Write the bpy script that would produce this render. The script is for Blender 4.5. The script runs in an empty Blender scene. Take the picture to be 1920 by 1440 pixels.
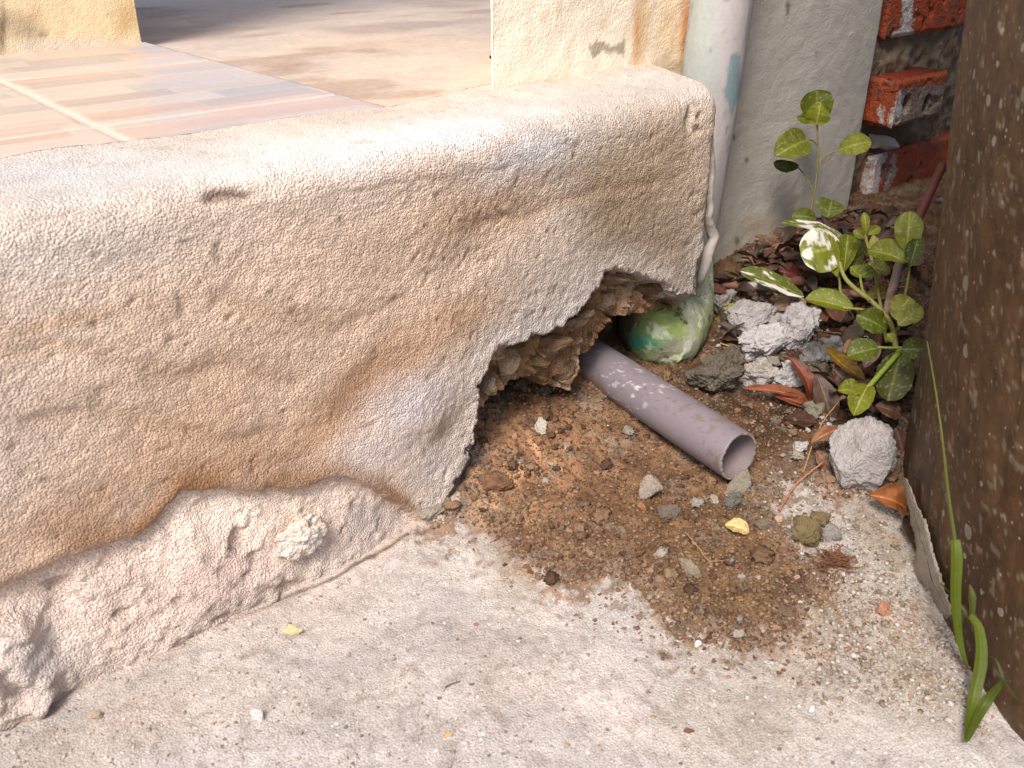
import bpy, math, random
import numpy as np
from mathutils import Vector, Matrix
S = bpy.context.scene
C = S.collection
PI = math.pi
# ---------------------------------------------------------------- camera
H = 0.42; F = 1750.0; TH = math.atan(900.0/1750.0); AZ = math.radians(50)
ct, st, ca, sa = math.cos(TH), math.sin(TH), math.cos(AZ), math.sin(AZ)
RIGHT = np.array([sa, -ca, 0.0]); FWD = np.array([ca*ct, sa*ct, -st]); UP = np.array([ca*st, sa*st, ct])
CAM = np.array([0.0, 0.0, H])
cd = bpy.data.cameras.new('camera'); cam = bpy.data.objects.new('camera', cd); C.objects.link(cam)
M = Matrix(((RIGHT[0], UP[0], -FWD[0], 0), (RIGHT[1], UP[1], -FWD[1], 0), (RIGHT[2], UP[2], -FWD[2], H), (0, 0, 0, 1)))
cam.matrix_world = M
cd.sensor_width = 36; cd.lens = F/1920*36; cd.clip_start = 0.02; cd.clip_end = 500
cd.dof.use_dof = True; cd.dof.focus_distance = 0.86; cd.dof.aperture_fstop = 18
S.camera = cam
S.render.resolution_x = 1024; S.render.resolution_y = 768
# ---------------------------------------------------------------- light
SUN_AZ = math.radians(212); SUN_EL = math.radians(52)
w = bpy.data.worlds.new('World'); S.world = w; w.use_nodes = True
nt = w.node_tree; bg = nt.nodes['Background']
sky = nt.nodes.new('ShaderNodeTexSky'); sky.sky_type = 'NISHITA'; sky.sun_disc = False
sky.sun_elevation = SUN_EL; sky.sun_rotation = PI/2 - SUN_AZ
sky.dust_density = 3.0; sky.air_density = 0.8
nt.links.new(sky.outputs[0], bg.inputs[0]); bg.inputs[1].default_value = 0.15
sd = bpy.data.lights.new('sun', 'SUN'); sd.energy = 2.4; sd.angle = math.radians(18); sd.color = (1.0, 0.94, 0.88)
so = bpy.data.objects.new('sun', sd); C.objects.link(so)
sv = Vector((math.cos(SUN_AZ)*math.cos(SUN_EL), math.sin(SUN_AZ)*math.cos(SUN_EL), math.sin(SUN_EL)))
so.rotation_euler = sv.to_track_quat('Z', 'Y').to_euler(); so.location = (-3, -2, 5)
S.view_settings.view_transform = 'Standard'; S.view_settings.look = 'None'
S.view_settings.gamma = 1; S.view_settings.exposure = 0.60
try: S.view_settings.use_curve_mapping = False
except Exception: pass
S.render.engine = 'CYCLES'

# ---------------------------------------------------------------- maths helpers
def rays(px, py):
    px = np.asarray(px, float); py = np.asarray(py, float)
    return ((px-960)[..., None]*RIGHT + (720-py)[..., None]*UP + F*FWD)/F
def Rd(px, py, d): return CAM + rays(px, py)*d               # point seen there, d metres deep
def Wy(px, py, Y): r = rays(px, py); return CAM + r*(Y/r[..., 1])[..., None]
def Wz(px, py, Z): r = rays(px, py); return CAM + r*((Z-H)/r[..., 2])[..., None]
def proj(x, y, z):
    dx = x; dy = y; dz = z-H
    d = dx*FWD[0]+dy*FWD[1]+dz*FWD[2]; d = np.maximum(d, 0.02)
    return 960+F*(dx*RIGHT[0]+dy*RIGHT[1])/d, 720-F*(dx*UP[0]+dy*UP[1]+dz*UP[2])/d
def sm(a, b, x): t = np.clip((x-a)/(b-a), 0, 1); return t*t*(3-2*t)
def _h(ix, iy, iz, s):
    n = (ix*374761393 + iy*668265263 + iz*2147483647*3 + s*974634777) & 0xffffffff
    n = ((n ^ (n >> 13))*1274126177) & 0xffffffff
    n = ((n ^ (n >> 16))*2246822519) & 0xffffffff
    return ((n ^ (n >> 15)) & 0xffffff)/float(0xffffff)
def vn(x, y, z=0.0, s=0):
    x, y, z = np.broadcast_arrays(np.asarray(x, float), np.asarray(y, float), np.asarray(z, float))
    ix = np.floor(x).astype(np.int64); iy = np.floor(y).astype(np.int64); iz = np.floor(z).astype(np.int64)
    fx, fy, fz = x-ix, y-iy, z-iz
    fx, fy, fz = [f*f*f*(f*(f*6-15)+10) for f in (fx, fy, fz)]
    r = 0
    for a in (0, 1):
        for b in (0, 1):
            for c in (0, 1):
                r = r + _h(ix+a, iy+b, iz+c, s)*(fx if a else 1-fx)*(fy if b else 1-fy)*(fz if c else 1-fz)
    return r*2-1
def fbm(x, y, z=0.0, o=4, s=0, g=0.5):
    r = 0; a = 1; t = 0
    for i in range(o):
        k = 2.03**i
        r = r + a*vn(x*k+i*7.3, y*k-i*3.1, z*k+i*5.7, s+i); t += a; a *= g
    return r/t
def lin(r, g, b):
    f = lambda c: (c/255/12.92) if c <= 10 else ((c/255+0.055)/1.055)**2.4
    return np.array([f(r), f(g), f(b)])
def sdpoly(x, y, P):
    """positive inside"""
    P = np.asarray(P, float); n = len(P); d = np.full(x.shape, 1e9); ins = np.zeros(x.shape, bool)
    for i in range(n):
        ax, ay = P[i]; bx, by = P[(i+1) % n]; ex, ey = bx-ax, by-ay
        t = np.clip(((x-ax)*ex+(y-ay)*ey)/(ex*ex+ey*ey+1e-12), 0, 1)
        d = np.minimum(d, (x-ax-t*ex)**2+(y-ay-t*ey)**2)
        if ay != by:
            c = ((ay > y) != (by > y)) & (x < (bx-ax)*(y-ay)/(by-ay)+ax); ins ^= c
    d = np.sqrt(d); return np.where(ins, d, -d)
def dline(x, y, P):
    P = np.asarray(P, float); d = np.full(x.shape, 1e9)
    for i in range(len(P)-1):
        ax, ay = P[i]; bx, by = P[i+1]; ex, ey = bx-ax, by-ay
        t = np.clip(((x-ax)*ex+(y-ay)*ey)/(ex*ex+ey*ey+1e-12), 0, 1)
        d = np.minimum(d, (x-ax-t*ex)**2+(y-ay-t*ey)**2)
    return np.sqrt(d)
def blobs(col, px, py, L):
    for (bx, by, rx, ry, ang, c, s) in L:
        a = math.radians(ang); dx = px-bx; dy = py-by
        u = (dx*math.cos(a)+dy*math.sin(a))/rx; v = (-dx*math.sin(a)+dy*math.cos(a))/ry
        m = (np.exp(-(u*u+v*v))*s)[..., None]
        col = col*(1-m)+lin(*c)*m
    return col

# ---------------------------------------------------------------- object helpers
def tag(o, label=None, cat=None, group=None, kind=None):
    if label: o['label'] = label
    if cat: o['category'] = cat
    if group: o['group'] = group
    if kind: o['kind'] = kind
    return o
def empty(name, loc, label=None, cat=None, group=None, kind=None):
    o = bpy.data.objects.new(name, None); C.objects.link(o); o.location = tuple(loc); o.empty_display_size = 0.02
    return tag(o, label, cat, group, kind)
def mesh(name, V, Fc, mat, parent=None, col=None, loc=None, smooth=True):
    """V world coordinates; Fc (n,3|4) array; origin at loc"""
    V = np.asarray(V, float)
    me = bpy.data.meshes.new(name)
    org = np.array(parent['_o']) if (parent is not None and '_o' in parent) else (np.array(loc) if loc is not None else np.zeros(3))
    me.vertices.add(len(V)); me.vertices.foreach_set('co', (V-org).astype(np.float32).ravel())
    fl = [np.asarray(f, np.int32) for f in (Fc if isinstance(Fc, list) and len(Fc) and isinstance(Fc[0], np.ndarray) and Fc[0].ndim == 2 else [np.asarray(Fc)])]
    idx = np.concatenate([f.ravel() for f in fl]); tot = np.concatenate([np.full(len(f), f.shape[1], np.int32) for f in fl])
    start = np.concatenate([[0], np.cumsum(tot)[:-1]]).astype(np.int32)
    me.loops.add(len(idx)); me.loops.foreach_set('vertex_index', idx)
    me.polygons.add(len(tot)); me.polygons.foreach_set('loop_start', start)
    try: me.polygons.foreach_set('loop_total', tot)
    except Exception: pass
    me.update(calc_edges=True)
    if smooth: me.polygons.foreach_set('use_smooth', np.ones(len(tot), bool))
    if col is not None:
        ca_ = me.color_attributes.new('Col', 'FLOAT_COLOR', 'POINT')
        c4 = np.ones((len(V), 4), np.float32); c4[:, :3] = np.clip(col, 0, 1); ca_.data.foreach_set('color', c4.ravel())
    me.materials.append(mat); me.validate()
    o = bpy.data.objects.new(name, me); C.objects.link(o)
    if parent is not None: o.parent = parent
    elif loc is not None: o.location = tuple(loc)
    return o
def root(name, loc, label, cat, group=None):
    o = empty(name, loc, label, cat, group); o['_o'] = [float(v) for v in loc]; return o
def gridfaces(nu, nv, wrap=False):
    i = np.arange(nu-1)[:, None]; j = np.arange(nv-1 if not wrap else nv)[None, :]
    a = i*nv+j; b = (i+1)*nv+j; jj = (j+1) % nv
    return np.stack([a, b, (i+1)*nv+jj, i*nv+jj], -1).reshape(-1, 4)
def axis(segs):
    """[(start, end, step), ...] to one increasing array"""
    out = []
    for a, b, s in segs: n = max(1, int(round((b-a)/s))); out.append(a+(b-a)*np.arange(n)/n)
    out.append([segs[-1][1]]); return np.concatenate(out)
def geo(a, first, n, r): # growing steps outward
    return a+first*np.cumsum(r**np.arange(n))

# ---------------------------------------------------------------- materials
def mat(name, base=None, rough=0.85, attr=True, grain=(900, 0.10), bump=[(700, 0.6, 0.001)], specks=None, spec=0.3, trans=0, coat=0, ramp=None):
    m = bpy.data.materials.new(name); m.use_nodes = True; n = m.node_tree.nodes; l = m.node_tree.links
    b = n['Principled BSDF']; b.inputs['Roughness'].default_value = rough
    b.inputs['Specular IOR Level'].default_value = spec
    if coat: b.inputs['Coat Weight'].default_value = coat; b.inputs['Coat Roughness'].default_value = 0.25
    tc = n.new('ShaderNodeTexCoord'); co = tc.outputs['Object']
    if attr: a = n.new('ShaderNodeAttribute'); a.attribute_name = 'Col'; c = a.outputs['Color']
    else: a = n.new('ShaderNodeRGB'); a.outputs[0].default_value = (*base, 1); c = a.outputs[0]
    def noise(scale, det=2, rg=0.6):
        t = n.new('ShaderNodeTexNoise'); t.inputs['Scale'].default_value = scale; t.inputs['Detail'].default_value = det
        t.inputs['Roughness'].default_value = rg; l.new(co, t.inputs['Vector']); return t.outputs['Fac']
    if grain:
        f = noise(grain[0]); mr = n.new('ShaderNodeMapRange'); l.new(f, mr.inputs[0])
        mr.inputs[1].default_value = 0.3; mr.inputs[2].default_value = 0.7
        mr.inputs[3].default_value = 1-grain[1]; mr.inputs[4].default_value = 1+grain[1]
        vm = n.new('ShaderNodeVectorMath'); vm.operation = 'SCALE'; l.new(c, vm.inputs[0]); l.new(mr.outputs[0], vm.inputs['Scale']); c = vm.outputs[0]
    for (sc, dens, colr) in (specks or []):
        v = n.new('ShaderNodeTexVoronoi'); v.inputs['Scale'].default_value = sc; l.new(co, v.inputs['Vector'])
        sp = n.new('ShaderNodeSeparateColor'); l.new(v.outputs['Color'], sp.inputs[0])
        m1 = n.new('ShaderNodeMath'); m1.operation = 'LESS_THAN'; l.new(sp.outputs[0], m1.inputs[0]); m1.inputs[1].default_value = dens
        mm = n.new('ShaderNodeMath'); mm.operation = 'MULTIPLY_ADD'; l.new(sp.outputs[1], mm.inputs[0]); mm.inputs[1].default_value = 0.35; mm.inputs[2].default_value = 0.12
        m2 = n.new('ShaderNodeMath'); m2.operation = 'LESS_THAN'; l.new(v.outputs['Distance'], m2.inputs[0]); l.new(mm.outputs[0], m2.inputs[1])
        m3 = n.new('ShaderNodeMath'); m3.operation = 'MULTIPLY'; l.new(m1.outputs[0], m3.inputs[0]); l.new(m2.outputs[0], m3.inputs[1])
        m4 = n.new('ShaderNodeMath'); m4.operation = 'MULTIPLY'; l.new(m3.outputs[0], m4.inputs[0]); m4.inputs[1].default_value = 0.75
        mx = n.new('ShaderNodeMix'); mx.data_type = 'RGBA'; l.new(m4.outputs[0], mx.inputs[0]); l.new(c, mx.inputs[6]); mx.inputs[7].default_value = (*colr, 1); c = mx.outputs[2]
    if ramp:   # (scale, lo, hi, colour, amount)
        for (sc, lo, hi, colr, amt) in ramp:
            f = noise(sc, 3, 0.65); mr = n.new('ShaderNodeMapRange'); l.new(f, mr.inputs[0]); mr.inputs[1].default_value = lo; mr.inputs[2].default_value = hi; mr.inputs[4].default_value = amt
            mx = n.new('ShaderNodeMix'); mx.data_type = 'RGBA'; l.new(mr.outputs[0], mx.inputs[0]); l.new(c, mx.inputs[6]); mx.inputs[7].default_value = (*colr, 1); c = mx.outputs[2]
    l.new(c, b.inputs['Base Color'])
    prev = None
    for (sc, stg, dist) in bump:
        bn = n.new('ShaderNodeBump'); bn.inputs['Strength'].default_value = stg; bn.inputs['Distance'].default_value = dist
        if sc < 0:
            v = n.new('ShaderNodeTexVoronoi'); v.inputs['Scale'].default_value = -sc; v.feature = 'F1'; l.new(co, v.inputs['Vector'])
            inv = n.new('ShaderNodeMath'); inv.operation = 'SUBTRACT'; inv.inputs[0].default_value = 1; l.new(v.outputs['Distance'], inv.inputs[1]); l.new(inv.outputs[0], bn.inputs['Height'])
        else: l.new(noise(sc, 2, 0.65), bn.inputs['Height'])
        if prev: l.new(prev, bn.inputs['Normal'])
        prev = bn.outputs['Normal']
    if prev: l.new(prev, b.inputs['Normal'])
    if trans:
        out = n['Material Output']; t = n.new('ShaderNodeBsdfTranslucent'); l.new(c, t.inputs[0]); ms = n.new('ShaderNodeMixShader')
        ms.inputs[0].default_value = trans; l.new(b.outputs[0], ms.inputs[1]); l.new(t.outputs[0], ms.inputs[2]); l.new(ms.outputs[0], out.inputs[0])
    return m
ORN = tuple(lin(176, 134, 104)); WHT = tuple(lin(235, 230, 225)); DRK = tuple(lin(90, 78, 70))
m_wall = mat('sandy_render', rough=0.95, spec=0.2, grain=(900, 0.20), bump=[(-640, 0.75, 0.0020), (1100, 0.8, 0.0012)])
m_ground = mat('gritty_ground', rough=0.95, grain=(800, 0.28), bump=[(-620, 0.7, 0.0009), (1100, 0.8, 0.0009)],
               specks=[(360, 0.005, WHT), (280, 0.03, DRK)])
m_crumb = mat('crumbs', rough=0.9, grain=(900, 0.2), bump=[(900, 0.7, 0.001)])
m_lump = mat('mortar_lump', rough=0.97, spec=0.15, grain=(700, 0.14), bump=[(-450, 0.6, 0.0012), (-1000, 0.7, 0.0008)])
m_plaster = mat('painted_plaster', rough=0.75, grain=(300, 0.05), bump=[(260, 0.5, 0.0014), (-600, 0.5, 0.0008)])
m_tile = mat('printed_tile', rough=0.38, grain=(200, 0.06), bump=[(160, 0.3, 0.0006)], spec=0.45)
m_terr = mat('terrace_concrete', rough=0.8, grain=(150, 0.1), bump=[(120, 0.4, 0.001)])
m_pvc = mat('weathered_plastic', rough=0.55, grain=(300, 0.05), bump=[(500, 0.15, 0.0004)], spec=0.5)
m_paintpipe = mat('painted_pipe', rough=0.6, grain=(300, 0.06), bump=[(120, 0.3, 0.0008), (600, 0.25, 0.0005)])
m_elbow = mat('chalky_painted_elbow', rough=0.85, spec=0.2, grain=(300, 0.12), bump=[(200, 0.5, 0.0012), (-500, 0.5, 0.0008)])
m_brick = mat('brick_clay', rough=0.95, spec=0.15, grain=(400, 0.25), bump=[(-420, 0.8, 0.0014), (180, 0.5, 0.002)])
m_jar = mat('dark_jar', rough=0.62, grain=(60, 0.3), specks=[(150, 0.05, (.30, .27, .22)), (420, 0.05, (.33, .30, .24)), (60, 0.03, (.26, .23, .19))], bump=[(14, 0.7, 0.010), (90, 0.6, 0.002), (420, .4, .0008)], spec=0.4)
m_leaf = mat('green_leaf', rough=0.58, grain=(500, 0.08), bump=[(260, 0.3, 0.0006)], trans=0.28, spec=0.4)
m_stem = mat('plant_stem', rough=0.5, grain=(500, 0.12), bump=[(400, 0.3, 0.0004)], trans=0.1)
m_dry = mat('dry_leaf', rough=0.6, grain=(300, 0.22), bump=[(220, 0.5, 0.0008)], trans=0.12, spec=0.5)
m_fibre = mat('root_fibre', rough=0.9, grain=(400, 0.2), bump=[])

# ---------------------------------------------------------------- ground
Y0 = 0.500                                     # plane of the low wall's render
DIRT = [(800, 1000), (850, 925), (885, 860), (900, 780), (905, 700), (1100, 540), (1330, 440), (1560, 330), (1660, 250), (1900, 250), (1850, 420), (1740, 700), (1700, 900), (1640, 935),
        (1560, 930), (1480, 900), (1440, 960), (1500, 1030), (1560, 1060), (1590, 1090), (1520, 1150), (1480, 1200), (1400, 1225), (1330, 1210), (1270, 1200), (1240, 1160),
        (1200, 1110), (1150, 1080), (1080, 1095), (1010, 1090), (960, 1040), (900, 990), (850, 975)]
def zbase(x, y):
    z = 0.056*sm(0.60, 0.90, x)*sm(0.33, 0.56, y) + 0.022*sm(0.60, 0.85, x)*sm(0.20, 0.34, y)
    z = z + 0.034*np.exp(-((x-0.47)/0.11)**2-((y-0.57)/0.075)**2)              # soil spilling out of the break
    z = z + 0.012*sm(0.45, 0.60, x)*sm(0.33, 0.5, y)*(1-sm(0.6, 0.7, x))
    return z
def ground_masks(x, y):
    z = zbase(x, y); px, py = proj(x, y, z)
    jx = px+38*fbm(x*28, y*28, 1.5, 4, 11)+14*vn(x*170, y*170, 0, 5); jy = py+34*fbm(x*28, y*28, 7.5, 4, 17)+12*vn(x*170, y*170, 3, 6)
    s = sdpoly(jx, jy, DIRT); return z, px, py, s
SEAM = [tuple(Wz(a, b, 0.0)[:2]) for a, b in [(-300, 1470), (0, 1348), (60, 1322), (130, 1288), (210, 1254), (330, 1208), (430, 1164), (520, 1124), (620, 1086), (700, 1042), (770, 1000)]]
def seamd(x, y): return dline(x+0.0022*vn(x*110, y*110, 0, 8), y+0.0025*fbm(x*70, y*70, 3, 3, 9), SEAM)
def zground(x, y, detail=True):
    x = np.asarray(x, float); y = np.asarray(y, float)
    near = (x > -0.3) & (x < 1.6) & (y > -0.3) & (y < 1.0)
    z, px, py, s = ground_masks(x, y)
    m = sm(-6, 16, s)
    z = z + 0.003*fbm(x*9, y*9, 0, 3, 3)+0.0011*fbm(x*60, y*60, 0, 3, 4)
    cl = fbm(x*55, y*55, 2.2, 4, 31); z = z + m*(0.0065*np.maximum(cl, -0.2)+0.0035*np.abs(fbm(x*110, y*110, 6, 3, 43))+0.0042*fbm(x*190, y*190, 1, 3, 41)+0.0035)*(1-0.7*np.exp(-((x-0.56)/.03)**2-((y-.41)/.04)**2)) + (1-m)*0.0009*fbm(x*240, y*240, 1, 2, 45)
    # seam where the render meets the ground
    c = seamd(x, y)
    z = z - 0.0025*np.exp(-(c/0.0012)**2)*(1-.8*sm(.17, .24, x))
    bh = y-np.interp(x, [q[0] for q in SEAM], [q[1] for q in SEAM]); z = z+0.009*sm(0.0, 0.026, bh)*(1-sm(0.16, 0.25, x))*(y < 0.56)*(1+.5*fbm(x*60, y*60, 0, 3, 10))
    # loose rise along the foot of the wall
    z = z*near
    return z
def Wg(px, py, dz=0.0):
    r = rays(px, py); t = 0.05; p = CAM
    t = np.linspace(0.2, 1.6, 1400); P = CAM+r[None, :]*t[:, None]
    zz = zground(P[:, 0], P[:, 1])+dz; k = np.argmax(P[:, 2] < zz)
    return P[k]
def ground_col(x, y):
    z, px, py, s = ground_masks(x, y)
    base = np.broadcast_to(lin(198, 190, 184), x.shape+(3,)).copy()
    base_sat = 0
    wx = px+70*fbm(x*9, y*9, 4, 3, 61); wy = py+60*fbm(x*9, y*9, 9, 3, 62)
    base = blobs(base, wx, wy, [(560, 1130, 170, 60, -25, (218, 202, 190), .8), (950, 1080, 190, 60, 20, (222, 212, 203), .85), (700, 1330, 220, 110, 0, (186, 176, 168), .6),
        (1050, 1270, 300, 90, 10, (212, 198, 190), .7), (250, 1380, 260, 70, -10, (188, 172, 156), .6), (1460, 1330, 180, 110, 0, (176, 164, 152), .6), (1560, 1000, 130, 70, 40, (205, 198, 190), .9),
        (1690, 1120, 130, 60, 45, (186, 174, 158), .6), (1640, 1000, 60, 40, 30, (150, 132, 100), .7), (1700, 1250, 110, 60, 40, (168, 152, 128), .7), (900, 1290, 60, 110, 40, (176, 162, 152), .5), (990, 1060, 60, 70, 0, (165, 152, 135), .8),
        (1500, 1200, 60, 70, 30, (150, 124, 88), .5), (1650, 1150, 50, 40, 0, (190, 140, 108), .5), (1500, 1110, 200, 60, 30, (170, 150, 120), .4)])
    f = fbm(x*40, y*40, 0, 5, 71); base = base*(1+0.22*f[..., None]); f2 = fbm(x*14, y*14, 0, 4, 75); base *= (1+0.12*f2[..., None])
    pale = np.maximum(sm(0.25, 0.6, fbm(x*95, y*95, 0, 3, 77)), .9*sm(0.1, 0.4, fbm(x*17, y*17, 8, 5, 78, .62)))[..., None]; base = base*(1-0.35*pale)+lin(228, 220, 212)*0.35*pale
    dust = sm(0.28, 0.5, fbm(x*130, y*130, 0, 2, 79))[..., None]; base = base*(1-0.28*dust)+lin(120, 104, 90)*0.28*dust
    d = np.broadcast_to(lin(128, 102, 78), x.shape+(3,)).copy()
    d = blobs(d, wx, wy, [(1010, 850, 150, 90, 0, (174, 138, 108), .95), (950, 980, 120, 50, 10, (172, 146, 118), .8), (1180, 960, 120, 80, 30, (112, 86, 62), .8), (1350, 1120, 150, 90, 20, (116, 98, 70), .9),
        (1250, 1050, 160, 60, 20, (104, 80, 58), .7), (1400, 700, 190, 130, 0, (60, 44, 32), .97), (1000, 722, 150, 36, 0, (58, 40, 28), .95), (1600, 600, 200, 170, 0, (60, 46, 34), .97), (1480, 470, 190, 80, 0, (74, 56, 42), .9), (1620, 400, 120, 60, 0, (78, 58, 44), .9), (1480, 800, 130, 75, 0, (62, 46, 32), .95), (1400, 980, 100, 60, 0, (128, 104, 74), .7)])  # narrow patch at the break: cavity shade put into the soil colour
    d = d*[1.22, 1.10, .98]
    g = fbm(x*70, y*70, 3, 5, 81)[..., None]; d = d*np.clip(1+0.85*g, .3, 1.8)
    rd = sm(0.15, 0.5, fbm(x*38, y*38, 0, 4, 85))[..., None]; d = d*(1-0.5*rd)+lin(124, 84, 58)*0.5*rd
    gy = sm(0.2, 0.45, fbm(x*62, y*62, 8, 4, 87))[..., None]; d = d*(1-0.55*gy)+lin(150, 138, 122)*0.55*gy
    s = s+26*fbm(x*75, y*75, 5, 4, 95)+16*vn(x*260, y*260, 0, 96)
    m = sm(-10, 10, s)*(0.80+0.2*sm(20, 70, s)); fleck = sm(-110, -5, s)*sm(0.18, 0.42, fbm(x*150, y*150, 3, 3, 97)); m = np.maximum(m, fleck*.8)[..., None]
    damp = sm(-60, 0, s)[..., None]*0.25
    base = base*(1-damp)+lin(150, 122, 92)*damp
    bh = y-np.interp(x, [q[0] for q in SEAM], [q[1] for q in SEAM]); ap = (sm(-0.020, 0.012, bh+.012*fbm(x*50, y*50, 0, 4, 93))*(1-sm(0.33, 0.37, x)))[..., None]*.7; base = base*(1-ap)+lin(220, 197, 180)*ap*(1+.15*fbm(x*90, y*90, 0, 3, 92))[..., None]
    seam = (np.exp(-(seamd(x, y)/0.0015)**2)*sm(-0.25, 0.1, fbm(x*24, y*24, 0, 3, 91)))[..., None]*1.5
    seam = np.clip(seam, 0, 1)*.8; base = base*(1-seam)+lin(92, 70, 50)*seam
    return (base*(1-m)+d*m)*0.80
gx = np.concatenate([-geo(0.06, 0.02, 26, 1.35)[::-1], axis([(-0.06, 0.30, 0.0024), (0.30, 1.15, 0.0019), (1.15, 1.35, 0.006)]), geo(1.35, 0.02, 26, 1.35)])
gy_ = np.concatenate([-geo(-0.02, 0.02, 26, 1.35)[::-1], axis([(0.02, 0.26, 0.0025), (0.26, 0.63, 0.0018)]), geo(0.63, 0.01, 28, 1.35)])
X, Y = np.meshgrid(gx, gy_, indexing='ij')
mesh('ground', np.stack([X.ravel(), Y.ravel(), zground(X, Y).ravel()], -1), gridfaces(len(gx), len(gy_)), m_ground, col=ground_col(X, Y).reshape(-1, 3))['kind'] = 'structure'

# ---------------------------------------------------------------- low wall
def XZ(P, Yp): return [tuple(Wy(a, b, Yp)[[0, 2]]) for a, b in P]
HOLE = XZ([(770, 1010), (800, 968), (838, 938), (868, 884), (888, 820), (900, 762), (906, 700), (932, 655), (998, 635), (1048, 616), (1076, 588), (1108, 556), (1130, 508), (1160, 500), (1205, 518),
           (1248, 530), (1262, 548), (1296, 560), (1304, 500), (1310, 478)], Y0) + [(0.72, 0.15), (0.90, -0.05), (0.36, -0.08)]
HOLE2 = XZ([(900, 735), (955, 706), (1000, 708), (1045, 718), (1068, 694), (1076, 645), (1104, 628), (1128, 592), (1176, 578), (1236, 566), (1300, 560)], Y0+0.03) + [(0.90, 0.10), (0.90, -0.05), (0.36, -0.08)]
LEDGE = np.array([(-900, 1400), (0, 1100), (130, 1040), (255, 1005), (300, 960), (340, 912), (420, 915), (540, 915), (640, 888), (690, 905), (745, 940), (800, 1000), (1300, 1400)], float)
LX = XZ(LEDGE, Y0); LXx = np.array([p[0] for p in LX]); LXz = np.array([p[1] for p in LX])
CRK = XZ([(385, 372), (460, 372), (560, 360), (700, 352), (820, 335), (900, 322), (960, 318)], Y0)
us = np.concatenate([-geo(0.03, 0.01, 14, 1.3)[::-1], axis([(-0.03, 0.33, 0.0022), (0.33, 0.66, 0.0013), (0.66, 0.80, 0.003)])])
vs = axis([(-0.04, 0.245, 0.0017), (0.245, 0.285, 0.0015), (0.285, 0.42, 0.0035)])
ZT = 0.284; RC = 0.022
def plan(u):
    r = 0.016; x1 = 0.634; L = r*PI/2
    a = np.clip((u-x1)/r, 0, PI/2); e = np.maximum(u-x1-L, 0)
    px = np.where(u < x1, u, x1+r*np.sin(a)+e*0.35); py = Y0+r*(1-np.cos(a))+e*0.95
    nx = np.sin(a); ny = -np.cos(a)
    return px, py, nx, ny
U, Vv = np.meshgrid(us, vs, indexing='ij')
PX, PY, NX, NY = plan(U)
vt = ZT-RC; a = np.clip((Vv-vt)/RC, 0, PI/2); e = np.maximum(Vv-vt-RC*PI/2, 0)
zz = np.where(Vv < vt, Vv, vt+RC*np.sin(a)); ins = RC*(1-np.cos(a))+e
nz = np.sin(a); nh = np.cos(a)
SX = np.minimum(PX, 0.645); SY = np.full_like(PX, 0.624)
fr = np.clip(ins/0.124, 0, 1); bx = PX+(SX-PX)*fr; by = PY+(SY-PY)*fr
ppx, ppy = proj(bx, by, zz)
D = 0.0022*fbm(U*7, Vv*7, 0, 3, 101)+0.0009*fbm(U*26, Vv*34, 0, 3, 102)+0.0004*fbm(U*150, Vv*150, 0, 3, 103)
D += 0.0005*vn(U*330, Vv*330, 0, 104)
SAG = [[(-40, 660), (100, 648), (220, 672), (330, 700), (450, 690), (560, 720)], [(60, 790), (180, 770), (300, 800), (420, 830), (520, 815)], [(420, 560), (520, 600), (640, 610), (760, 560)], [(900, 420), (1000, 400), (1100, 360), (1220, 340)]]
SG = np.zeros_like(U)
for q_ in SAG: SG = np.maximum(SG, np.exp(-(dline(U+0.006*fbm(U*25, Vv*25, 0, 3, 160), Vv+0.006*fbm(U*25, Vv*25, 4, 3, 161), XZ(q_, Y0))/0.006)**2))
D -= 0.0014*SG
D += 0.0004*fbm(U*14, Vv*60, 2, 3, 162)+0.0009*np.maximum(fbm(U*70, Vv*70, 6, 3, 163), 0)*sm(-.2, .4, fbm(U*8, Vv*8, 0, 2, 164))
D -= 0.0010*sm(0.50, 0.62, fbm(U*110, Vv*110, 9, 3, 165))
below = np.interp(U, LXx, LXz)+0.0035*fbm(U*60, Vv*60, 0, 3, 105)-Vv         # metres below the ledge
bl = sm(0, 0.004, below)*(U < 0.37)
D += bl*(-0.005+0.020*sm(0, 0.085, below)+0.0020*fbm(U*40, Vv*55, 3, 4, 106)+0.0030*np.maximum(fbm(U*170, Vv*170, 3, 3, 107), -.1)-0.003*sm(0.35, 0.55, fbm(U*38, Vv*60, 7, 4, 152)))
D += 0.0030*np.exp(-((below+0.004)/0.006)**2)*(U < 0.37)
# plaster pulled out around the break
def gz(px_, py_, rx, rz, amp, ang=0):
    c = Wy(px_, py_, Y0); q = math.radians(ang); du = U-c[0]; dv = Vv-c[2]
    return amp*np.exp(-((du*math.cos(q)+dv*math.sin(q))/rx)**2-((-du*math.sin(q)+dv*math.cos(q))/rz)**2)
D += gz(790, 740, 0.045, 0.03, 0.004, 30)+gz(720, 850, 0.05, 0.02, 0.0025, 20)-gz(850, 800, 0.02, 0.012, 0.003, 40)-gz(640, 790, 0.05, 0.015, 0.002, 35)+gz(240, 640, 0.08, 0.03, 0.002)+gz(1180, 380, .06, .05, .002)
D -= gz(900, 470, .08, .02, .003, 20)
D += gz(780, 985, 0.018, 0.012, 0.007)                                          # crumbled foot of the plaster
cd_ = dline(U+0.004*vn(U*60, Vv*60, 0, 108), Vv+0.003*fbm(U*50, Vv*50, 0, 3, 109), CRK)
D -= 0.0016*np.exp(-(cd_/0.0020)**2)*np.clip(0.5+1.2*fbm(U*45, 0.5, 0, 2, 147), 0, 1)
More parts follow.
